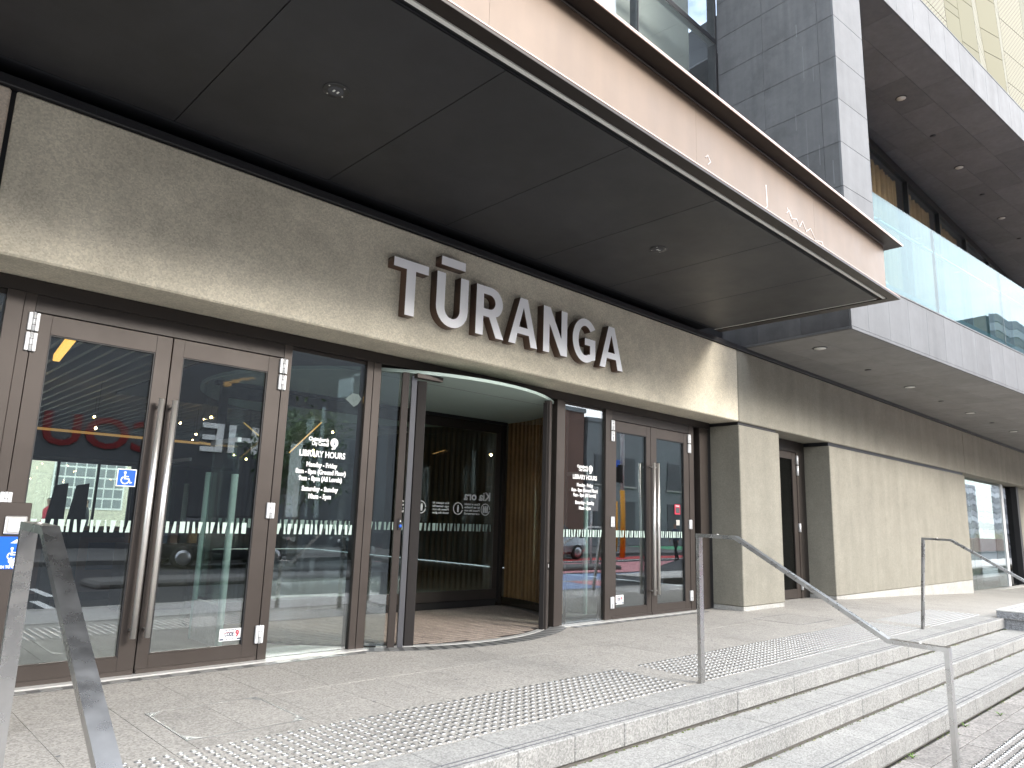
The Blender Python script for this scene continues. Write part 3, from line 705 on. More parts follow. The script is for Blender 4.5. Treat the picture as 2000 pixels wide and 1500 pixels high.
# ------------------------------------------------------------------ glazed frontage
fr = thing('glazing_surround', (4.6, FY, 0), 'dark bronze aluminium frame that holds the entrance doors and side panes', 'door frame')
box('head', -6, 9.06, FY-.010, 5.55, 2.452, LZ0-.004, 'bronze_dark', fr, .003)
for a, b in ((.862, 2.588), (6.853, 8.528)): box('door_head', a, b, FY-.004, 5.50, 2.337, 2.45, 'bronze_dark', fr, .002)
for a, b in ((-6, .70), (2.66, 3.376), (6.0, 6.722)): box('pane_head', a, b, FY+.012, 5.50, 2.418, 2.45, 'bronze_dark', fr, .002)
def jamb(a, b, y=FY-.006, z1=2.451): box('jamb', a, b, y, 5.52, 0.004, z1, 'bronze', fr, .002)
jamb(.70, .795, FY-.016); jamb(.797, .862); jamb(2.590, 2.66); jamb(3.377, 3.44); jamb(3.442, 3.52, FY-.012); jamb(5.86, 5.93, FY-.012); jamb(5.932, 6.0, FY-.006); jamb(6.723, 6.783, FY-.010); jamb(6.785, 6.853)
jamb(8.530, 8.64); box('recess', 8.642, 8.80, FY+.09, 5.52, .004, 2.45, 'black', fr); jamb(8.802, 8.90, FY-.002, 2.545); jamb(8.902, 9.03, FY+.01, 2.545)
box('black_seal', 9.032, 9.138, FY+.03, 5.6, .004, 2.546, 'black', fr)
box('threshold', -6, 3.52, FY-.085, FY+.02, -.002, .010, 'sill_alu', fr, .002); box('threshold', 5.96, 8.64, FY-.085, FY+.02, -.002, .010, 'sill_alu', fr, .002)
def grate(a, b):
    g = box('drain_channel', a, b, 5.240, 5.323, -.006, .0012, 'grate', fr)
    x = a+.03
    while x < b-.12:
        box('drain_bar', x, x+.115, 5.246, 5.317, .0012, .0032, 'grate_bar', g); x += .19
grate(.0, 3.45); grate(6.05, 8.7)
def marks(parent, xa, xb, y=FY+.004, z0=.938, z1=1.018, seed=0, frame=None, scale=1.0):
    rnd = random.Random(seed); x = xa+.01
    seq = [(.016, .02), (.030, .014), (.008, .018), (.034, .022), (.022, .022), (.014, .03), (.036, .036), (.018, .016), (.014, .024), (.03, .016)]
    i = seed
    while x < xb-.03:
        t, b = seq[i % 10]; t *= scale; b *= scale; w = max(t, b)
        if i % 2: P = [(x, z0), (x+b, z0), (x+w, z1), (x+w-t, z1)]
        else: P = [(x+w-b, z0), (x+w, z0), (x+t, z1), (x, z1)]
        extr('manifestation_mark', P, y-.0015, y, 'frost', parent, frame=frame)
        x += w + (.018, .026, .013, .022)[i % 4]*scale; i += 1
def pane(name, parent, a, b, z0, z1, y=FY+.02, m='glass'): return box(name, a, b, y, y+.012, z0, z1, m, parent)
def sidelight(a, b, label, seed):
    t = thing('side_pane', ((a+b)/2, FY, 0), label, 'window', 'fixed glass panes beside the doors')
    g = pane('pane', t, a, b, .012, 2.417); marks(g, a, b, FY+.018, seed=seed)
    return t
s0 = sidelight(-1.2, .698, 'fixed glass pane at the far left edge, left of the near double doors', 3)
s1 = sidelight(2.662, 3.375, 'fixed glass pane with opening hours between near double doors and revolving door', 1)
s2 = sidelight(6.002, 6.722, 'fixed glass pane with opening hours between revolving door and far double doors', 5)
# opening hours lettering
def hours(parent, x, zoff=0.0):
    y = FY+.0175; k = 1.0
    def line(s, z, w, size): text('vinyl_text', s, size, (x, y, z+zoff), 'vinyl_white', parent, width=w, bold=.0022)
    line('LIBRARY HOURS', 1.589, .425, .070)
    line('Monday - Friday', 1.500, .285, .053); line('8am - 8pm (Ground Floor)', 1.442, .462, .053); line('9am - 8pm (All Levels)', 1.386, .398, .053)
    line('Saturday - Sunday', 1.302, .335, .053); line('10am - 5pm', 1.242, .205, .053)
    text('vinyl_text', 'Christchurch', .045, (x-.045, y, 1.711+zoff), 'vinyl_white', parent, width=.185, bold=.0016)
    text('vinyl_text', 'City Council', .045, (x-.030, y, 1.676+zoff), 'vinyl_white', parent, width=.155, bold=.0016)
    cx, cz = x+.10, 1.695+zoff
    P = arc(cx, cz, .037, .040, 0, 360, 28)[:-1]
    c = extr('council_emblem', P, y-.0012, y, 'vinyl_white', parent)
    extr('spire', [(cx-.004, cz-.018), (cx+.008, cz-.018), (cx+.003, cz+.03)], y-.0025, y-.0014, 'sticker_navy', c)
    box('emblem_line', cx-.035, cx+.034, y-.0024, y-.0013, cz-.0185, cz-.0165, 'sticker_navy', c)
    for dx, dz, r in ((.004, -.043, .011), (-.014, -.050, .009)): extr('emblem_dot', arc(cx+dx, cz+dz, r, r, 0, 360, 12)[:-1], y-.0012, y, 'vinyl_white', c)
hours(s1, 3.017); hours(s2, 6.38, .018)
# torn poster scrap and golden brush strokes on the near side pane
extr('poster_scrap', [(3.20, 2.09), (3.27, 2.15), (3.33, 2.145), (3.36, 2.11), (3.33, 2.06), (3.29, 2.03)], FY+.034, FY+.0345, 'concrete_base', s1)

def leaf(parent, a, b, g0, g1, hinge_left, seed, handle_x):
    d = box('door_leaf', a, g0, FY, FY+.05, .012, 2.331, 'bronze', parent, .002)
    box('stile', g1, b, FY, FY+.05, .012, 2.331, 'bronze', d, .002)
    box('top_rail', g0, g1, FY+.001, FY+.049, 2.203, 2.330, 'bronze', d, .001)
    box('bottom_rail', g0, g1, FY+.001, FY+.049, .014, .126, 'bronze', d, .001)
    box('kick_strip', a+.004, b-.004, FY-.010, FY-.0005, .004, .040, 'bronze', d, .002)
    for p, q in ((g0, g0+.008), (g1-.008, g1)): box('gasket', p, q, FY+.006, FY+.02, .127, 2.202, 'black', d)
    box('gasket', g0+.008, g1-.008, FY+.006, FY+.02, 2.194, 2.202, 'black', d)
    box('glazing_bead', g0+.008, g1-.008, FY+.004, FY+.02, .127, .134, 'bronze', d)
    g = pane('pane', parent, g0+.001, g1-.001, .127, 2.202, FY+.021); marks(g, g0+.01, g1-.01, FY+.019, seed=seed)
    for yy, nm in ((FY-.075, 'pull_handle'), (FY+.125, 'pull_handle')):
        h = tube(nm, [(handle_x, yy, .25), (handle_x, yy, 1.868)], .019, 'steel_bright', parent, 14)
        for z in (.30, 1.815): tube('handle_standoff', [(handle_x, yy, z), (handle_x, FY if yy < FY else FY+.05, z)], .010, 'steel_bright', h, 8)
    hx = a-.003 if hinge_left else b+.003
    for z0, z1 in ((2.205, 2.328), (2.072, 2.196), (1.055, 1.178), (.13, .262)):
        h = tube('hinge', [(hx, FY-.016, z0), (hx, FY-.016, z1)], .0085, 'hinge_alu', parent, 10)
        for s in (-1, 1): box('hinge_plate', hx+(.009 if s > 0 else -.032), hx+(.032 if s > 0 else -.009), FY-.021, FY-.0005 if s*(1 if hinge_left else -1) > 0 else FY-.007, z0+.001, z1-.001, 'hinge_alu', h, .004)
        for z in (z0+(z1-z0)*.33, z0+(z1-z0)*.66): box('knuckle_gap', hx-.010, hx+.010, FY-.0265, FY-.018, z-.0015, z+.0015, 'groove', h)
    return d, g
def double(name, label, L, seeds):
    t = thing(name, ((L[0]+L[5])/2, FY, 0), label, 'door', 'glazed double doors')
    a = leaf(t, L[0], L[2+0], L[6], L[7], True, seeds[0], L[10]); b = leaf(t, L[3], L[5], L[8], L[9], False, seeds[1], L[11])
    return t, a, b
dl, la, lb = double('double_door', 'near pair of bronze framed glass doors with long steel pull handles', [.866, 0, 1.727, 1.735, 0, 2.586, .966, 1.620, 1.814, 2.467, 1.676, 1.766], (2, 4))
dr, ra, rb = double('double_door', 'far pair of bronze framed glass doors next to the concrete pier', [6.857, 0, 7.642, 7.650, 0, 8.524, 6.935, 7.552, 7.772, 8.404, 7.610, 7.70], (6, 8))
# stickers
def wheelchair(parent, cx, cz, s, y, m='vinyl_white'):
    extr('icon_head', arc(cx-.08*s, cz+.36*s, .085*s, .085*s, 0, 360, 12)[:-1], y-.001, y, m, parent)
    extr('icon_body', [(cx-.12*s, cz+.24*s), (cx-.03*s, cz+.24*s), (cx-.02*s, cz+.14*s), (cx+.16*s, cz+.14*s), (cx+.16*s, cz+.08*s), (cx-.02*s, cz+.08*s), (cx-.01*s, cz+.0*s), (cx+.2*s, cz+.0*s), (cx+.30*s, cz-.26*s), (cx+.40*s, cz-.22*s), (cx+.38*s, cz-.30*s), (cx+.25*s, cz-.34*s), (cx+.14*s, cz-.07*s), (cx-.12*s, cz-.07*s)], y-.001, y, m, parent)
    o = arc(cx-.04*s, cz-.12*s, .27*s, .27*s, 120, 350, 20); i = arc(cx-.04*s, cz-.12*s, .20*s, .20*s, 350, 120, 20)
    extr('icon_wheel', o+i, y-.001, y, m, parent)
y = FY+.0195
acc = box('access_sticker', 1.478, 1.600, y-.001, y, 1.247, 1.366, 'vinyl_white', dl, 0); box('sticker_field', 1.484, 1.594, y-.0018, y-.0011, 1.253, 1.360, 'sign_blue', acc)
wheelchair(acc, 1.536, 1.303, .105, y-.0022)
def code9(a, b, z0, z1, parent):
    s = box('security_sticker', a, b, y-.001, y, z0, z1, 'vinyl_white', parent); w = b-a; h = z1-z0
    box('sticker_band', a+.004, b-.004, y-.0018, y-.0011, z0+.006, z0+h*.20, 'sticker_navy', s)
    text('sticker_text', 'PROTECTED BY', .014, ((a+b)/2, y-.0014, z1-h*.13), 'sticker_navy', s, width=w*.52, bold=.0004)
    text('sticker_text', 'CODE', .040, (a+w*.44, y-.0014, z0+h*.52), 'sticker_navy', s, width=w*.42, bold=.0018)
    text('sticker_text', '9', .062, (a+w*.80, y-.0014, z0+h*.54), 'sticker_red', s, width=w*.17, bold=.003)
    text('sticker_text', 'PH: 03 374 5454', .016, ((a+b)/2, y-.0026, z0+h*.12), 'vinyl_white', s, width=w*.6, bold=.0006)
    tube('sticker_swoosh', [(a+w*.12, y-.0014, z0+h*.44), (a+w*.2, y-.0014, z0+h*.62), (a+w*.4, y-.0014, z0+h*.72), (a+w*.66, y-.0014, z0+h*.72)], .0016, 'sticker_red', s, 5)
code9(2.297, 2.463, .164, .250, dl); code9(6.946, 7.105, .166, .272, dr)
q = box('notice_sticker', 8.20, 8.33, y-.001, y, 1.24, 1.37, 'sticker_red', dr); box('notice_field', 8.225, 8.315, y-.0018, y-.0011, 1.26, 1.33, 'interior_wall', q)
text('sticker_text', 'FIRE', .02, (8.265, y-.0014, 1.349), 'vinyl_white', q, width=.08, bold=.0006)
box('notice_sticker', 8.235, 8.315, y-.001, y, 1.10, 1.17, 'concrete_base', dr)

# recessed service door between pier and wall
sd = thing('service_door', (11.3, FY, 0), 'narrow dark bronze door recessed between the concrete pier and the long wall', 'door')
box('jamb', 10.34, 10.55, FY, 5.5, .0, 2.54, 'bronze_dark', sd); box('jamb', 11.86, 12.12, FY+.01, 5.5, 0, 2.54, 'bronze_dark', sd, .003); box('jamb', 11.80, 11.855, FY, 5.5, 0, 2.44, 'bronze', sd, .002)
box('head', 10.55, 11.86, FY-.002, 5.5, 2.36, 2.54, 'bronze_dark', sd)
d = box('door_leaf', 11.66, 11.80, FY+.012, 5.47, .01, 2.355, 'bronze', sd, .002); box('stile', 10.55, 10.70, FY+.012, 5.47, .01, 2.355, 'bronze', d)
box('top_rail', 10.70, 11.66, FY+.013, 5.47, 2.24, 2.354, 'bronze', d); box('bottom_rail', 10.70, 11.66, FY+.013, 5.47, .012, .15, 'bronze', d)
box('pane', 10.70, 11.66, FY+.03, FY+.042, .15, 2.24, 'glass_dark', sd); box('backing_panel', 10.70, 11.66, 5.50, 5.55, .1, 2.3, 'facade_dark', sd)
for z0, z1 in ((2.16, 2.31), (1.98, 2.14), (1.05, 1.19), (.13, .26)): tube('hinge', [(11.81, FY-.004, z0), (11.81, FY-.004, z1)], .022, 'hinge_alu', sd, 10)
# window at the far end of the long wall
fwn = thing('street_window', (22, 5.3, -.3), 'frameless shop window reflecting the street at the far right end', 'window')
for a, b in ((19.9, 21.4), (21.41, 24.5)): box('pane', a, b, 5.30, 5.315, -.27, 2.54, 'glass_curve', fwn)
box('mullion', 24.52, 24.75, 5.28, 5.5, -.35, 2.54, 'hinge_alu', fwn, .004); box('end_pane', 24.77, 26.1, 5.34, 5.36, -.35, 2.5, 'glass_dark', fwn); box('black_post', 25.95, 26.2, 5.2, 5.5, -.4, 2.54, 'black', fwn)
box('pale_backing', 19.9, 24.5, 5.9, 5.92, -.3, 2.5, 'concrete_base', fwn); box('room_back', 24.7, 26.2, 6.4, 6.5, -.4, 2.6, 'interior_wall', fwn)
box('low_sill', 19.9, 26, 5.10, 5.28, -.42, -.295, 'concrete_base', fwn)

# ------------------------------------------------------------------ revolving door
RC = Vector((4.72, 7.12)); RR = 2.0; DZ = 2.40
rv = thing('revolving_door', (RC.x, RC.y, 0), 'wide revolving door drum with pale green ceiling and bronze posts', 'door')
def ang(a): return RC.x+RR*math.sin(R_(a)), RC.y-RR*math.cos(R_(a))      # angle from the street side, + to the right
def curved(name, a0, a1, r0, r1, z0, z1, m, parent, n=14):
    v = []; f = []
    for i in range(n+1):
        t = R_(a0+(a1-a0)*i/n)
        for r in (r0, r1):
            for z in (z0, z1): v.append((RC.x+r*math.sin(t), RC.y-r*math.cos(t), z))
    for i in range(n):
        b = 4*i; f += [[b, b+4, b+5, b+1], [b+6, b+2, b+3, b+7], [b+1, b+5, b+7, b+3], [b+4, b, b+2, b+6]]
    f += [[0, 1, 3, 2], [4*n+2, 4*n+3, 4*n+1, 4*n]]
    mid = R_((a0+a1)/2); return meshobj(name, v, f, m, parent, (RC.x+r0*math.sin(mid), RC.y-r0*math.cos(mid), z0), smooth=False)
# ceiling disc, canopy ring
lathe('ceiling_disc', [(RR+.02, 0), (RR+.02, .03)], 'drum_ceiling', (RC.x, RC.y, DZ), rv, 64, smooth=False)
box('ceiling_seam', RC.x-1.9, RC.x+1.9, 5.62, 5.63, DZ-.0015, DZ+.001, 'facade_grey', rv)
box('drum_lid', 2.4, 7.1, 5.56, 9.3, DZ+.032, DZ+.05, 'black', rv)
# front left curved glass and posts
def post(a, w, d, z1, m='bronze', r=RR, name='post'):
    x, y_ = RC.x+r*math.sin(R_(a)), RC.y-r*math.cos(R_(a)); Mw = Matrix.Translation((x, y_, (z1)/2)) @ Matrix.Rotation(R_(a), 4, 'Z')
    return link(name, boxmesh(w, d, z1, m, .003), Mw, rv)
curved('curved_pane', -37.5, -30.2, RR-.004, RR+.008, .01, DZ-.01, 'glass_curve', rv, 4)
post(-28.6, .062, .07, DZ); post(-26.3, .05, .06, DZ-.02, 'edge_metal', RR-.01, 'edge_strip'); post(-24.0, .085, .05, DZ-.06, 'rubber', RR-.03, 'brush_seal')
post(28.4, .075, .07, DZ); post(26.4, .02, .05, DZ-.03, 'rubber', RR-.01, 'brush_seal')
for s in (-1, 1): curved('side_pane', s*29.5 if s > 0 else -100, 100 if s > 0 else -38, RR-.004, RR+.008, .01, DZ-.01, 'glass_clear', rv, 16)
box('drive_arm', 3.82, 4.12, 5.26, 5.32, DZ-.045, DZ-.004, 'bronze', rv, .003)
# button plate and lock
x, y_ = ang(-28.6); bx = box('button_plate', x-.022, x+.022, y_-.046, y_-.036, .985, 1.085, 'rubber', rv, .003)
Mb = Matrix.Translation((x, y_-.046, 1.02)) @ Matrix.Rotation(R_(90), 4, 'X')
lathe('push_button', [(.013, 0), (.013, .006), (.010, .008)], 'sign_blue', (0, 0, 0), bx, 14, frame=Mb)
extr('icon', [(x-.006, 1.055), (x+.006, 1.055), (x, 1.075)], y_-.0468, y_-.0461, 'vinyl_white', bx)
x, y_ = ang(28.4); lk = box('lock_plate', x-.018, x+.018, y_-.048, y_-.037, .60, .68, 'rubber', rv, .006); box('lock_key', x-.004, x+.006, y_-.0495, y_-.0481, .625, .658, 'steel_bright', lk)
# floor mat ribs inside, curved rim and slotted arc grate outside
matp = lathe('floor_mat', [(RR-.06, -.02), (RR-.06, .002)], 'mat_dark', (RC.x, RC.y, 0), rv, 64, smooth=False)
yy = RC.y-RR+.08; k = 0
while yy < RC.y+.35:
    hw = math.sqrt(max((RR-.07)**2-(yy-RC.y)**2, .01)); n = max(1, int(hw*2/.62)); k += 1
    for i in range(n):
        a = RC.x-hw+2*hw*i/n; b_ = RC.x-hw+2*hw*(i+1)/n; box('mat_rib', a+.003, b_-.003, yy, yy+.050, .002, .009, 'mat_brown', matp)
    yy += .084
curved('rim', -32, 32, RR-.05, RR+.015, -.01, .006, 'sill_alu', rv, 30)
gr = curved('arc_grate', -40, 40, RR+.02, RR+.20, -.01, .0012, 'grate', rv, 30)
a = -39
while a < 39: curved('grate_bar', a, a+2.1, RR+.03, RR+.19, .001, .0032, 'grate_bar', gr, 1); a += 3.3
# the wings: one glazed leaf across the drum seen through the opening
WA = -2.0
WM = Matrix.Translation((RC.x, RC.y+.05, 0)) @ Matrix.Rotation(R_(WA), 4, 'Z')
wg = box('wing', -1.90, 1.86, -.025, .025, 2.24, 2.36, 'bronze_dark', rv, .002, WM)
box('wing_track', -1.95, 1.95, -.05, .05, 2.362, 2.398, 'black', wg, 0, WM)
box('bottom_rail', -1.90, 1.86, -.026, .026, .10, .22, 'bronze', wg, .002, WM); box('brush', -1.90, 1.86, -.01, .01, .012, .10, 'rubber', wg, 0, WM)
for a, b_ in ((1.78, 1.86), (-1.90, -1.82)): box('stile', a, b_, -.024, .024, .22, 2.24, 'bronze', wg, .002, WM)
box('edge_seal', 1.862, 1.95, -.02, .02, .05, 2.35, 'rubber', wg, 0, WM); box('centre_post', 1.90, 1.95, -.03, .05, 0, 2.395, 'bronze_dark', wg, 0, WM)
wp = box('wing_pane', -1.82, 1.78, -.006, .006, .22, 2.24, 'glass_green', rv, 0, WM)
marks(wp, -1.8, 1.77, -.008, seed=1, frame=WM, z0=.945, z1=1.035, scale=1.25)
# welcome lettering, read from the other side of the glass
def wtext(s, size, x, z, w, bold=.002):
    o = text('welcome_text', s, size, (0, 0, 0), 'vinyl_white', wp, mirror=True, width=w, bold=bold); Mw = WM @ Matrix.Translation((x, -.009, z)) @ Matrix.Rotation(R_(90), 4, 'X')
    o.matrix_basis = Mw; W[o.name] = Mw
wtext('Kia ora', .15, 1.50, 1.385, .44, .004)
for cx in (1.64, 1.19, .62):
    o = extr('welcome_icon', arc(cx, 1.225, .078, .078, 0, 360, 24)[:-1]+arc(cx, 1.225, .066, .066, 360, 0, 24)[1:], -.0095, -.0085, 'vinyl_white', wp, frame=WM)
    for dx in ((-.03, 0, .03) if cx > 1.5 else ((-.012, .014) if cx < 1 else (0,))):
        extr('icon_figure', [(cx+dx-.010, 1.18), (cx+dx+.010, 1.18), (cx+dx+.014, 1.235), (cx+dx+.007, 1.27), (cx+dx-.007, 1.27), (cx+dx-.014, 1.235)], -.0095, -.0085, 'vinyl_white', o, frame=WM)
for x, ls in ((1.42, ['Kaua e tutaki', 'ki te kuaha', 'Please do not', 'crowd']), (.92, ['Kia tupato ki', 'nga tamariki', 'Please do not', 'touch the glass']), (.38, ['Tiakina a', 'tamariki', 'Watch your', 'children'])):
    for i, s in enumerate(ls): wtext(s, .036, x, 1.285-.040*i, .25, .0012)
# pencil-like etched sign and golden brush marks on the right curved wall
for pts in ([(6.30, 5.9, 2.03), (6.42, 6.08, 2.10)], [(6.30, 5.9, 1.97), (6.38, 6.02, 1.93)], [(6.44, 6.12, 1.98), (6.47, 6.18, 1.90)], [(6.52, 6.28, 2.07), (6.55, 6.36, 1.84)]):
    pass
# timber slatted wall behind the drum
sw = thing('timber_screen', (6.7, 7.0, 0), 'curved wall of vertical timber battens behind the revolving door', 'screen')
curved('backing', 42, 93, RR+.14, RR+.17, 0, 2.6, 'timber_dark', sw, 30)
a = 44
while a < 92.0:
    t = R_(a); x, y_ = RC.x+(RR+.11)*math.sin(t), RC.y-(RR+.11)*math.cos(t)
    link('batten', boxmesh(.040, .055, 2.55, 'timber', 0), Matrix.Translation((x, y_, 1.28)) @ Matrix.Rotation(t, 4, 'Z'), sw); a += 2.35
curved('skirting', 42, 93, RR+.07, RR+.14, 0, .10, 'timber_dark', sw, 30)

# ------------------------------------------------------------------ inside
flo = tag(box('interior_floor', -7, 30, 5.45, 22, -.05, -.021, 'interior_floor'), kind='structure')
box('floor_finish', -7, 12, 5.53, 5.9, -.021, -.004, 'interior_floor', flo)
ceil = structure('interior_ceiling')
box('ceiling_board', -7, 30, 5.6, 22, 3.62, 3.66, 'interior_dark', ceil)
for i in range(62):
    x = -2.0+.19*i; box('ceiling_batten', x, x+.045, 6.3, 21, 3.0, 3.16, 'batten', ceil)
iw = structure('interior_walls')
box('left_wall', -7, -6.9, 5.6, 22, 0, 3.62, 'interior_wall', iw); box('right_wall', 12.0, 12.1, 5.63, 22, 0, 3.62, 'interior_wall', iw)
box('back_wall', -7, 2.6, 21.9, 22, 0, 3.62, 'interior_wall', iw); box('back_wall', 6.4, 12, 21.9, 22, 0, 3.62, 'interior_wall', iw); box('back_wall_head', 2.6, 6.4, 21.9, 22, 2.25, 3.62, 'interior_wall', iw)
bw = thing('rear_window', (4.5, 21.95, 0), 'bright rear window seen through the near double doors', 'window')
for x in (2.65, 3.6, 4.55, 5.5, 6.35): box('mullion', x-.03, x+.03, 21.9, 21.98, 0, 2.25, 'facade_dark', bw)
for x in (2.65, 3.6, 4.55, 5.5): box('pane', x+.03, x+.92, 21.94, 21.95, 0, 2.24, 'glass_green', bw)
# old stone building beyond the rear window
sb = thing('stone_building', (6, 34, -.4), 'cream stone building with gridded window beyond the rear window', 'building')
box('wall', -6, 18, 34, 36, -.5, 12, 'stone_cream', sb)
wnd = box('window', 6.9, 9.6, 33.95, 33.99, 1.0, 3.6, 'paint_white', sb)
for i in range(7):
    for j in range(6): box('window_pane', 6.96+.375*i, 6.96+.375*i+.32, 33.93, 33.949, 1.08+.42*j, 1.08+.42*j+.35, 'facade_grey', wnd)
curved_arch = extr('rose_window', arc(4.9, 2.3, .85, .85, 0, 360, 32)[:-1], 33.94, 33.99, 'facade_pale', sb); extr('rose_core', arc(4.9, 2.3, .45, .45, 0, 360, 24)[:-1], 33.92, 33.939, 'facade_brown', curved_arch)
rl = tag(box('rear_lawn', -20, 40, 22.2, 33.9, -.5, -.40, 'footpath'), kind='structure')
# service counter with amber strip under its bulkhead
ct = thing('service_counter', (2.6, 10.2, 0), 'dark timber service counter with lit bulkhead inside behind the near doors', 'counter')
box('counter_body', .2, 3.7, 10.0, 10.6, 0, .82, 'timber_dark', ct, .01); box('counter_top', .15, 3.75, 9.95, 10.65, .82, .86, 'timber', ct, .005)
box('front_panel', 1.9, 3.5, 9.97, 9.999, .1, .74, 'facade_brown', ct); box('notice_board', 2.5, 3.05, 9.95, 9.968, .36, .68, 'sticker_navy', ct)
box('bulkhead', -1.5, 3.9, 9.9, 10.5, 1.68, 2.02, 'interior_dark', ct); box('amber_strip', -1.5, 3.85, 9.885, 9.899, 1.975, 2.005, 'gold_stroke', ct)
for k, (x, h) in enumerate(((1.98, 1.36), (2.19, 1.37))):
    t = thing('self_service_kiosk', (x, 9.4, 0), ('black self service kiosk, the left of two behind the near doors', 'black self service kiosk, the right of two behind the near doors')[k], 'kiosk', 'self service kiosks')
    box('pedestal', x-.06, x+.06, 9.35, 9.5, 0, .9, 'cloth_dark', t); extr('screen', [(x-.09, .9), (x+.09, .9), (x+.09, h), (x-.03, h-.03)], 9.38, 9.43, 'cloth_dark', t)
# display shelves with books
sh = thing('book_display', (3.1, 8.9, 0), 'low brown display stand of books inside behind the near doors', 'display stand')
box('stand', 2.55, 3.35, 8.7, 9.1, 0, .72, 'timber_dark', sh, .01)
for i in range(7): box('book', 2.58+.11*i, 2.66+.11*i, 8.75, 8.9, .725, .90+.03*(i % 3), ('facade_brown', 'cloth_dark', 'timber', 'cloth_navy')[i % 4], sh)
# security gates: clear panels with pale posts
def gate(x, y_, label):
    t = thing('security_gate', (x, y_, 0), label, 'security gate', 'clear security gates inside the entrance')
    tube('post', [(x, y_, -.02), (x, y_, 1.42)], .030, 'frost', t, 12); tube('post', [(x-.02, y_+.55, -.02), (x-.02, y_+.55, 1.45)], .022, 'frost', t, 12)
    box('clear_panel', x-.012, x+.012, y_+.03, y_+.52, .35, 1.70, 'glass_green', t); box('base', x-.03, x+.03, y_, y_+.56, -.02, .32, 'concrete_base', t)
    box('panel_cap', x-.016, x+.016, y_-.02, y_+.58, 1.70, 1.74, 'hinge_alu', t)
gate(2.62, 6.2, 'clear security gate with pale post behind the right leaf of the near doors'); gate(3.30, 9.2, 'clear security gate standing deeper inside behind the near doors'); gate(7.10, 6.02, 'clear security gate with pale post behind the far side pane')
# hanging bulbs
rb_ = random.Random(3)
for i in range(26):
    x, y_, z = rb_.uniform(1.2, 8.5), rb_.uniform(7.6, 16), rb_.uniform(2.0, 2.75)
    if (Vector((x, y_))-RC).length < 2.3: continue
    t = thing('pendant_bulb', (x, y_, z), 'small warm bulb hanging on a thin cord from the dark slatted ceiling', 'pendant lamp', 'pendant bulbs')
    lathe('globe', [(.003, -.02), (.013, -.014), (.018, 0), (.013, .014), (.004, .02)], 'bulb', (x, y_, z), t, 10)
    tube('cord', [(x, y_, z+.03), (x, y_, 3.0)], .0025, 'rubber', t, 5)
am = tag(box('amber_light_bar', 1.53, 1.59, 7.2, 8.7, 2.60, 2.67, 'amber', None, 0, None, Matrix.Rotation(R_(-6), 4, 'Z')), 'glowing amber light bar under the ceiling behind the near doors', 'light bar')
# golden strokes: thin gilded rods hung in the foyer, with an added glow
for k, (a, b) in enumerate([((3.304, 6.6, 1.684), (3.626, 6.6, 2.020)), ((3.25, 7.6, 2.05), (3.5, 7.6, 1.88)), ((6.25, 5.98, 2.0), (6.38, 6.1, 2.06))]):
    tag(tube('gilded_rod', [a, b], .006, 'gold_rod_glow', None, 6), ('thin golden rod behind the near side pane beside the opening hours', 'short thin golden rod deep behind the near double doors', 'thin golden rod at the revolving door beside the far post')[k], 'rod', 'gilded rods')

# ------------------------------------------------------------------ handrails
def handrail(label, x, top_lean=0.0):
    t = thing('handrail', (x, 2.95, 0), label, 'handrail', 'stainless steel handrails across the steps')
    hw = .0255; th = .026
    # path in (y,z): centreline of the bar, bends mitred
    path = [(2.952, -.01), (2.952, 1.032), (2.655, 1.026), (1.668, .458), (1.358, .452), (1.358, GY-.01)]
    names = ['upper_post', 'upper_rail', 'sloping_rail', 'lower_rail', 'lower_post']
    P = [Vector((0, y, z)) for y, z in path]
    nrm = []
    for i in range(len(P)-1):
        d = (P[i+1]-P[i]).normalized(); nrm.append(Vector((0, -d.z, d.y)))
    off = []
    for i in range(len(P)):
        if i == 0: off.append(nrm[0]*th/2)
        elif i == len(P)-1: off.append(nrm[-1]*th/2)
        else:
            n = (nrm[i-1]+nrm[i]).normalized(); off.append(n*(th/2)/n.dot(nrm[i]))
    lean = lambda p: top_lean*min(max(p.z, 0), 1.04)
    for i in range(len(P)-1):
        v = []
        for q, o in ((P[i], off[i]), (P[i+1], off[i+1])):
            for s, e in ((-1, -1), (1, -1), (1, 1), (-1, 1)):
                pt = q+o*e; v.append((x+s*hw+lean(pt), pt.y, pt.z))
        f = [[0, 1, 5, 4], [1, 2, 6, 5], [2, 3, 7, 6], [3, 0, 4, 7]]
        if i == 0: f.append([3, 2, 1, 0])
        if i == len(P)-2: f.append([4, 5, 6, 7])
        meshobj(names[i], v, f, 'steel', t, tuple((P[i]+P[i+1])/2+Vector((x, 0, 0))))
    lathe('rivet', [(.010, 0), (.008, .003), (.003, .005)], 'steel_bright', (x+lean(P[1]), 2.80, 1.043), t, 12)
    lathe('rivet', [(.010, 0), (.008, .003), (.003, .005)], 'steel_bright', (x+lean(P[4]), 1.50, .468), t, 12)
handrail('stainless handrail nearest the camera at the lower left', .552)
handrail('middle stainless handrail crossing the steps in front of the far doors', 4.775)
handrail('far stainless handrail in front of the long concrete wall', 9.53, .24)

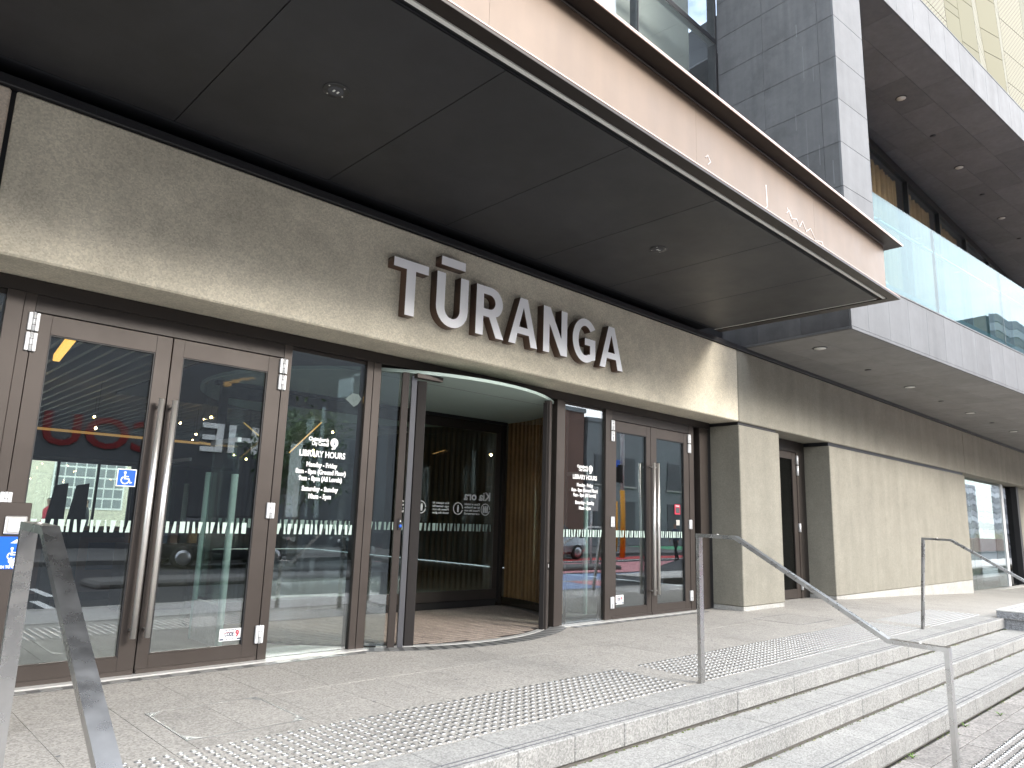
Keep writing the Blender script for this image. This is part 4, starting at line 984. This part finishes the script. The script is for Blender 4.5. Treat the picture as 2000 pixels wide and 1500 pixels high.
# push-button bollard
pb = thing('door_bollard', (.75, 4.33, 0), 'bronze bollard with push plate and blue wheelchair sign left of the doors', 'bollard')
box('post', .668, .803, 4.30, 4.40, 0, 1.112, 'bronze', pb, .003)
pl = box('push_plate', .699, .790, 4.286, 4.299, .958, 1.046, 'steel_bright', pb, .004); box('push_pad', .712, .777, 4.280, 4.2855, .969, 1.034, 'hinge_alu', pl, .003)
sn = box('access_sign', .682, .800, 4.297, 4.2995, .792, .946, 'sign_blue', pb)
wheelchair(sn, .752, .862, .075, 4.2965); extr('arrow', [(.735, .915), (.785, .915), (.760, .934)], 4.2958, 4.2968, 'vinyl_white', sn)
extr('dial', arc(.752, .832, .016, .016, 90, 360, 16)+[(.752, .832)], 4.2958, 4.2968, 'vinyl_white', sn); extr('dial', arc(.755, .812, .010, .006, 0, 360, 16)[:-1], 4.2958, 4.2968, 'vinyl_white', sn)
text('sign_text', 'PUSH TO OPEN', .018, (.741, 4.2965, .801), 'vinyl_white', sn, width=.105, bold=.0008)

# ------------------------------------------------------------------ across the street (seen in the glass)
th = thing('theatre_building', (6, -20, -.42), 'dark theatre building across the street carrying large THE COURT letters', 'building')
box('wall', -22, 20.5, -32, -20, -.5, 11, 'facade_dark', th); box('sign_fascia', 2.5, 16.5, -20.12, -20.001, 2.8, 5.4, 'interior_dark', th)
for i in range(10): w_ = box('window', -1+2.0*i, .6+2.0*i, -20.06, -20.002, .0, 2.5, 'facade_grey', th)
for s, m, w_, x, z in (('THE', 'paint_white', 3.9, 13.35, 4.1), ('COURT', 'sign_red', 6.9, 6.65, 3.87)):
    text('sign_letters', s, 1.7, (x, -19.98, z), m, th, face='+y', width=w_, bold=.03, ext=.06)
for k, (x0_, x1_, h, m, lab) in enumerate(((24.5, 38.5, 8.7, 'facade_brown', 'low red brown building across the street reflected in the far panes'), (38.9, 62, 8.2, 'facade_grey', 'grey building across the street behind the orange pole'), (-60, -23, 10, 'facade_pale', 'pale building across the street left of the theatre'))):
    b_ = thing('street_building', ((x0_+x1_)/2, -22, -.42), lab, 'building')
    box('wall', x0_, x1_, -34, -22, -.5, h, m, b_); box('parapet', x0_-.1, x1_+.1, -34, -21.9, h+.001, h+.3, 'facade_grey', b_)
    n = int((x1_-x0_)/3)
    for i in range(n):
        for j in range(2):
            wq = box('window', x0_+.7+3*i, x0_+2.5+3*i, -21.99, -21.94, .6+3.2*j, 2.7+3.2*j, 'facade_dark', b_); box('sill', x0_+.6+3*i, x0_+2.6+3*i, -21.96, -21.86, .48+3.2*j, .59+3.2*j, 'kerb_stone', wq)
tp = thing('convention_centre', (120, -28, -.42), 'large building with zigzag grey tile facade reflected in the balcony glass', 'building')
box('wall', 90, 240, -60, -28.3, -.5, 26, 'tepae_dark', tp)
for j in range(24):
    v = []; f = []; z = 1.0+1.05*j
    for i in range(61):
        x = 90+2.5*i; dz = .55 if i % 2 else 0
        for e in (0, .95): v += [(x, -28.0-.12*(i % 2), z+dz+e), (x, -28.3, z+dz+e)]
    for i in range(60):
        b0 = 4*i; f += [[b0+4, b0, b0+2, b0+6], [b0+6, b0+2, b0+3, b0+7], [b0, b0+4, b0+5, b0+1]]
    meshobj('zigzag_course', v, f, ('tepae_mid', 'tepae_dark', 'tepae_pale', 'tepae_mid', 'tepae_dark')[j % 5], tp, (120, -28, z))
# orange traffic pole, sign board, lamp post
po = thing('traffic_pole', (29.3, -11.6, -.42), 'tall traffic pole, orange below and white above, across the street', 'pole')
tube('lower_pole', [(29.3, -11.6, -.6), (29.3, -11.6, 2.72)], .13, 'pole_orange', po, 14); tube('upper_pole', [(29.3, -11.6, 2.72), (29.3, -11.6, 5.4), (29.0, -11.4, 5.9), (28.0, -11, 6.1)], .11, 'pole_white', po, 14)
box('signal_head', 28.95, 29.15, -11.75, -11.45, 3.1, 4.0, 'rubber', po); box('street_name', 28.0, 29.1, -11.62, -11.58, 3.9, 4.25, 'sign_blue', po)
p2 = thing('traffic_pole', (32.5, -14.5, -.42), 'thin plain orange pole beyond the tall traffic pole', 'pole'); tube('shaft', [(32.5, -14.5, -.5), (32.5, -14.5, 2.3)], .08, 'pole_orange', p2, 12)
bd = thing('street_sign', (21.4, -8.2, -.42), 'grey back of a square street sign on a thin post', 'sign')
tube('post', [(21.4, -7.0, -.43), (21.4, -7.0, 2.55)], .04, 'pole_white', bd, 10); box('plate', 20.95, 21.85, -7.04, -7.01, 1.55, 2.45, 'hinge_alu', bd, .01)
lp = thing('street_lamp', (18.6, -13.8, -.42), 'tall dark street lamp with a small box on its shaft', 'street lamp')
tube('shaft', [(18.6, -13.8, -.45), (18.6, -13.8, 9.0), (18.6, -13.0, 9.4)], [.10, .07, .05], 'facade_dark', lp, 10); box('control_box', 18.5, 18.72, -13.74, -13.6, 4.6, 5.2, 'facade_dark', lp)
# parked cars
def car(label, x, y_, paint, rz=0):
    t = thing('parked_car', (x, y_, -.55), label, 'car', 'cars in the street', rz)
    F = Matrix.Translation((x, y_, -.55)) @ Matrix.Rotation(rz, 4, 'Z')
    secs = [(-2.2, .45, .78, .62), (-2.05, .32, .92, .80), (-1.2, .26, .98, .86), (-.9, .24, 1.0, .88), (.9, .24, .98, .88), (1.5, .26, .98, .86), (2.05, .34, .95, .80), (2.22, .50, .80, .64)]
    v = []; f = []
    for sx, z0, z1, w in secs:
        for yy2, zz in ((-w, z0+.1), (-w-.02, (z0+z1)/2), (-w+.06, z1), (w-.06, z1), (w+.02, (z0+z1)/2), (w, z0+.1), (w-.1, z0), (-w+.1, z0)): v.append((sx, yy2, zz))
    for i in range(len(secs)-1):
        for k in range(8): f.append([i*8+k, i*8+(k+1) % 8, i*8+8+(k+1) % 8, i*8+8+k])
    f += [list(range(7, -1, -1)), [8*(len(secs)-1)+k for k in range(8)]]
    meshobj('body', v, f, paint, t, (0, 0, 0), smooth=False, frame=F)
    v = []; f = []
    for sx, z, w in ((-1.55, .97, .80), (-.75, 1.46, .62), (.75, 1.50, .64), (1.85, .97, .80)): v += [(sx, -w, z), (sx, w, z)]
    for sx, z, w in ((-1.55, .94, .80), (1.85, .94, .80)): v += [(sx, -w, z), (sx, w, z)]
    f = [[0, 1, 3, 2], [2, 3, 5, 4], [4, 5, 7, 6], [0, 2, 4, 6, 10, 8], [9, 11, 7, 5, 3, 1], [6, 7, 11, 10], [1, 0, 8, 9]]
    meshobj('cabin', v, f, 'facade_dark', t, (0, 0, 1), frame=F); v = [(-.8, -.60, 1.475), (-.8, .60, 1.475), (.8, .62, 1.515), (.8, -.62, 1.515), (-.8, -.6, 1.44), (-.8, .6, 1.44), (.8, .62, 1.48), (.8, -.62, 1.48)]
    meshobj('roof', v, [[0, 3, 2, 1], [4, 5, 6, 7], [0, 1, 5, 4], [1, 2, 6, 5], [2, 3, 7, 6], [3, 0, 4, 7]], paint, t, (0, 0, 1.5), frame=F)
    for sx in (-1.35, 1.35):
        for sy in (-.84, .84):
            Fm = F @ Matrix.Translation((sx, sy, .32)) @ Matrix.Rotation(R_(90), 4, 'X')
            w_ = lathe('wheel', [(.24, -.11), (.32, -.09), (.32, .09), (.24, .11)], 'tyre', (0, 0, 0), t, 22, frame=Fm)
            lathe('rim', [(.10, -.118), (.225, -.115), (.225, .115), (.10, .118)], 'rim', (0, 0, 0), w_, 18, frame=Fm)
    for sy in (-.62, .62): box('head_lamp', -2.20, -2.10, sy-.16, sy+.16, .66, .78, 'head_lamp', t, .02, F)
    for sy in (-.62, .62): box('tail_lamp', 2.12, 2.225, sy-.14, sy+.14, .70, .82, 'sticker_red', t, .02, F)
car('dark car parked across the street in front of the theatre', 9.2, -11.6, 'car_paint'); car('silver car standing further along the far kerb', 24.0, -12.0, 'car_silver')
car('dark car at the near kerb beyond the street sign', 16.0, -11.7, 'car_paint')
# street trees
def tree(label, x, y_, h, r, seed, n=2600):
    rnd = random.Random(seed); t = thing('street_tree', (x, y_, -.42), label, 'tree', 'street trees')
    tr = tube('trunk', [(x, y_, -.45), (x+.05, y_, h*.25), (x-.03, y_+.05, h*.45), (x, y_, h*.75)], [.16, .12, .09, .03], 'bark', t, 9)
    cl = []
    for i in range(9):
        a = rnd.uniform(0, 6.28); z = h*rnd.uniform(.4, .85); e = Vector((x+r*.6*math.cos(a), y_+r*.6*math.sin(a), z+r*.25)); cl.append(e)
        tube('limb', [(x, y_, z-.5), tuple((e+Vector((x, y_, z)))/2), tuple(e)], [.05, .035, .012], 'bark', tr, 6)
    cl.append(Vector((x, y_, h*.95)))
    v = []; f = []
    for i in range(n):
        c = rnd.choice(cl); p = c+Vector((rnd.gauss(0, r*.26), rnd.gauss(0, r*.26), rnd.gauss(0, r*.22))); s = rnd.uniform(.05, .12)
        e = Euler((rnd.uniform(0, 6.3), rnd.uniform(0, 6.3), rnd.uniform(0, 6.3))).to_matrix(); k = len(v)
        v += [p+e @ Vector((-s, 0, 0)), p+e @ Vector((0, -s*.5, 0)), p+e @ Vector((s, 0, 0)), p+e @ Vector((0, s*.5, 0))]; f.append([k, k+1, k+2, k+3])
    meshobj('crown', v, f, 'leaf', t, (x, y_, h*.6))
tree('bushy street tree across the road reflected beside the opening hours', 10.6, -9.0+.4-1.0, 4.0, 1.25, 1); tree('street tree further along in front of the red brown building', 23.0, -14.6, 6.5, 1.9, 2); tree('street tree far along the opposite footpath near the grey building', 52, -16, 7.5, 2.4, 3)
# planter reflected in the far window
pn = thing('street_planter', (78.5, -8.2, -.42), 'long rusty red street planter with grasses far along the street', 'planter'); box('trough', 74, 88, -9, -8, -.42, .75, 'facade_brown', pn, .02)
v = []; f = []
for i in range(500):
    x = random.uniform(79, 87); y_ = random.uniform(-8.9, -8.1); h = random.uniform(.3, 1.1); k = len(v); a = random.uniform(-.25, .25); v += [(x-.03, y_, .74), (x+.03, y_, .74), (x+a, y_+a*.5, .74+h)]; f.append([k, k+1, k+2])
meshobj('grass', v, f, 'gold_dark', pn, (83, -8.5, .74))
# people, small and far
def person(label, x, y_, z, rz, top, legs, step=.22):
    t = thing('person', (x, y_, z), label, 'person', None, rz)
    F = Matrix.Translation((x, y_, z)) @ Matrix.Rotation(rz, 4, 'Z')
    J_ = [((0, 0, .95), .135), ((0, 0, 1.18), .125), ((0, 0, 1.40), .15), ((0, 0, 1.50), .055), ((0, .01, 1.56), .055), ((0, .015, 1.66), .098), ((0, .01, 1.74), .075),
          ((.09, 0, .90), .095), ((.10, step*.5, .50), .062), ((.10, step*.3, .09), .042), ((.10, step*.3+.13, .035), .038),
          ((-.09, 0, .90), .095), ((-.10, -step*.4, .50), .062), ((-.10, -step, .11), .042), ((-.10, -step+.12, .04), .038),
          ((.18, 0, 1.40), .062), ((.24, -.05, 1.14), .045), ((.23, .08, .92), .033), ((.225, .12, .84), .028), ((-.18, 0, 1.40), .062), ((-.24, .05, 1.14), .045), ((-.23, .14, .93), .033), ((-.225, .18, .86), .028)]
    E_ = [(0, 1), (1, 2), (2, 3), (3, 4), (4, 5), (5, 6), (0, 7), (7, 8), (8, 9), (9, 10), (0, 11), (11, 12), (12, 13), (13, 14), (2, 15), (15, 16), (16, 17), (17, 18), (2, 19), (19, 20), (20, 21), (21, 22)]
    me = bpy.data.meshes.new('body'); me.from_pydata([p for p, r in J_], E_, [])
    tmp = bpy.data.objects.new('tmp', me); col.objects.link(tmp); tmp.modifiers.new('s', 'SKIN')
    for sv_, (p, r) in zip(me.skin_vertices[0].data, J_): sv_.radius = (r, r*.85)
    me.skin_vertices[0].data[0].use_root = True
    q = tmp.modifiers.new('d', 'SUBSURF'); q.levels = 1; q.render_levels = 1
    bpy.context.view_layer.update(); m2 = bpy.data.meshes.new_from_object(tmp.evaluated_get(bpy.context.evaluated_depsgraph_get())); bpy.data.objects.remove(tmp)
    for mm in (top, legs, 'skin', 'hair'): m2.materials.append(MATS[mm])
    for p in m2.polygons:
        c = p.center; p.use_smooth = True
        p.material_index = 3 if c.z > 1.70 or (c.z > 1.6 and c.y < -.02) else 2 if c.z > 1.485 or (abs(c.x) > .19 and c.z < .95) else 1 if c.z < .96 else 0
    link('body', m2, F, t)
person('person in a red top outside the rear window', 5.0, 24.5, -.40, 2.0, 'cloth_red', 'cloth_dark'); person('person in dark clothes outside the rear window', 6.2, 25.5, -.40, 1.2, 'cloth_dark', 'cloth_navy')
person('person in a navy jacket walking across the street, reflected in the far side pane', 29.5, -8.6, -.55, 1.7, 'cloth_navy', 'cloth_dark', .3)
person('person in a beige coat walking across the street beside the one in navy', 28.2, -8.9, -.55, 1.7, 'cloth_beige', 'cloth_dark', .26)

scene.render.engine = 'CYCLES'
scene.cycles.transparent_max_bounces = 24; scene.cycles.max_bounces = 8; scene.cycles.glossy_bounces = 6; scene.cycles.caustics_reflective = False; scene.cycles.caustics_refractive = False
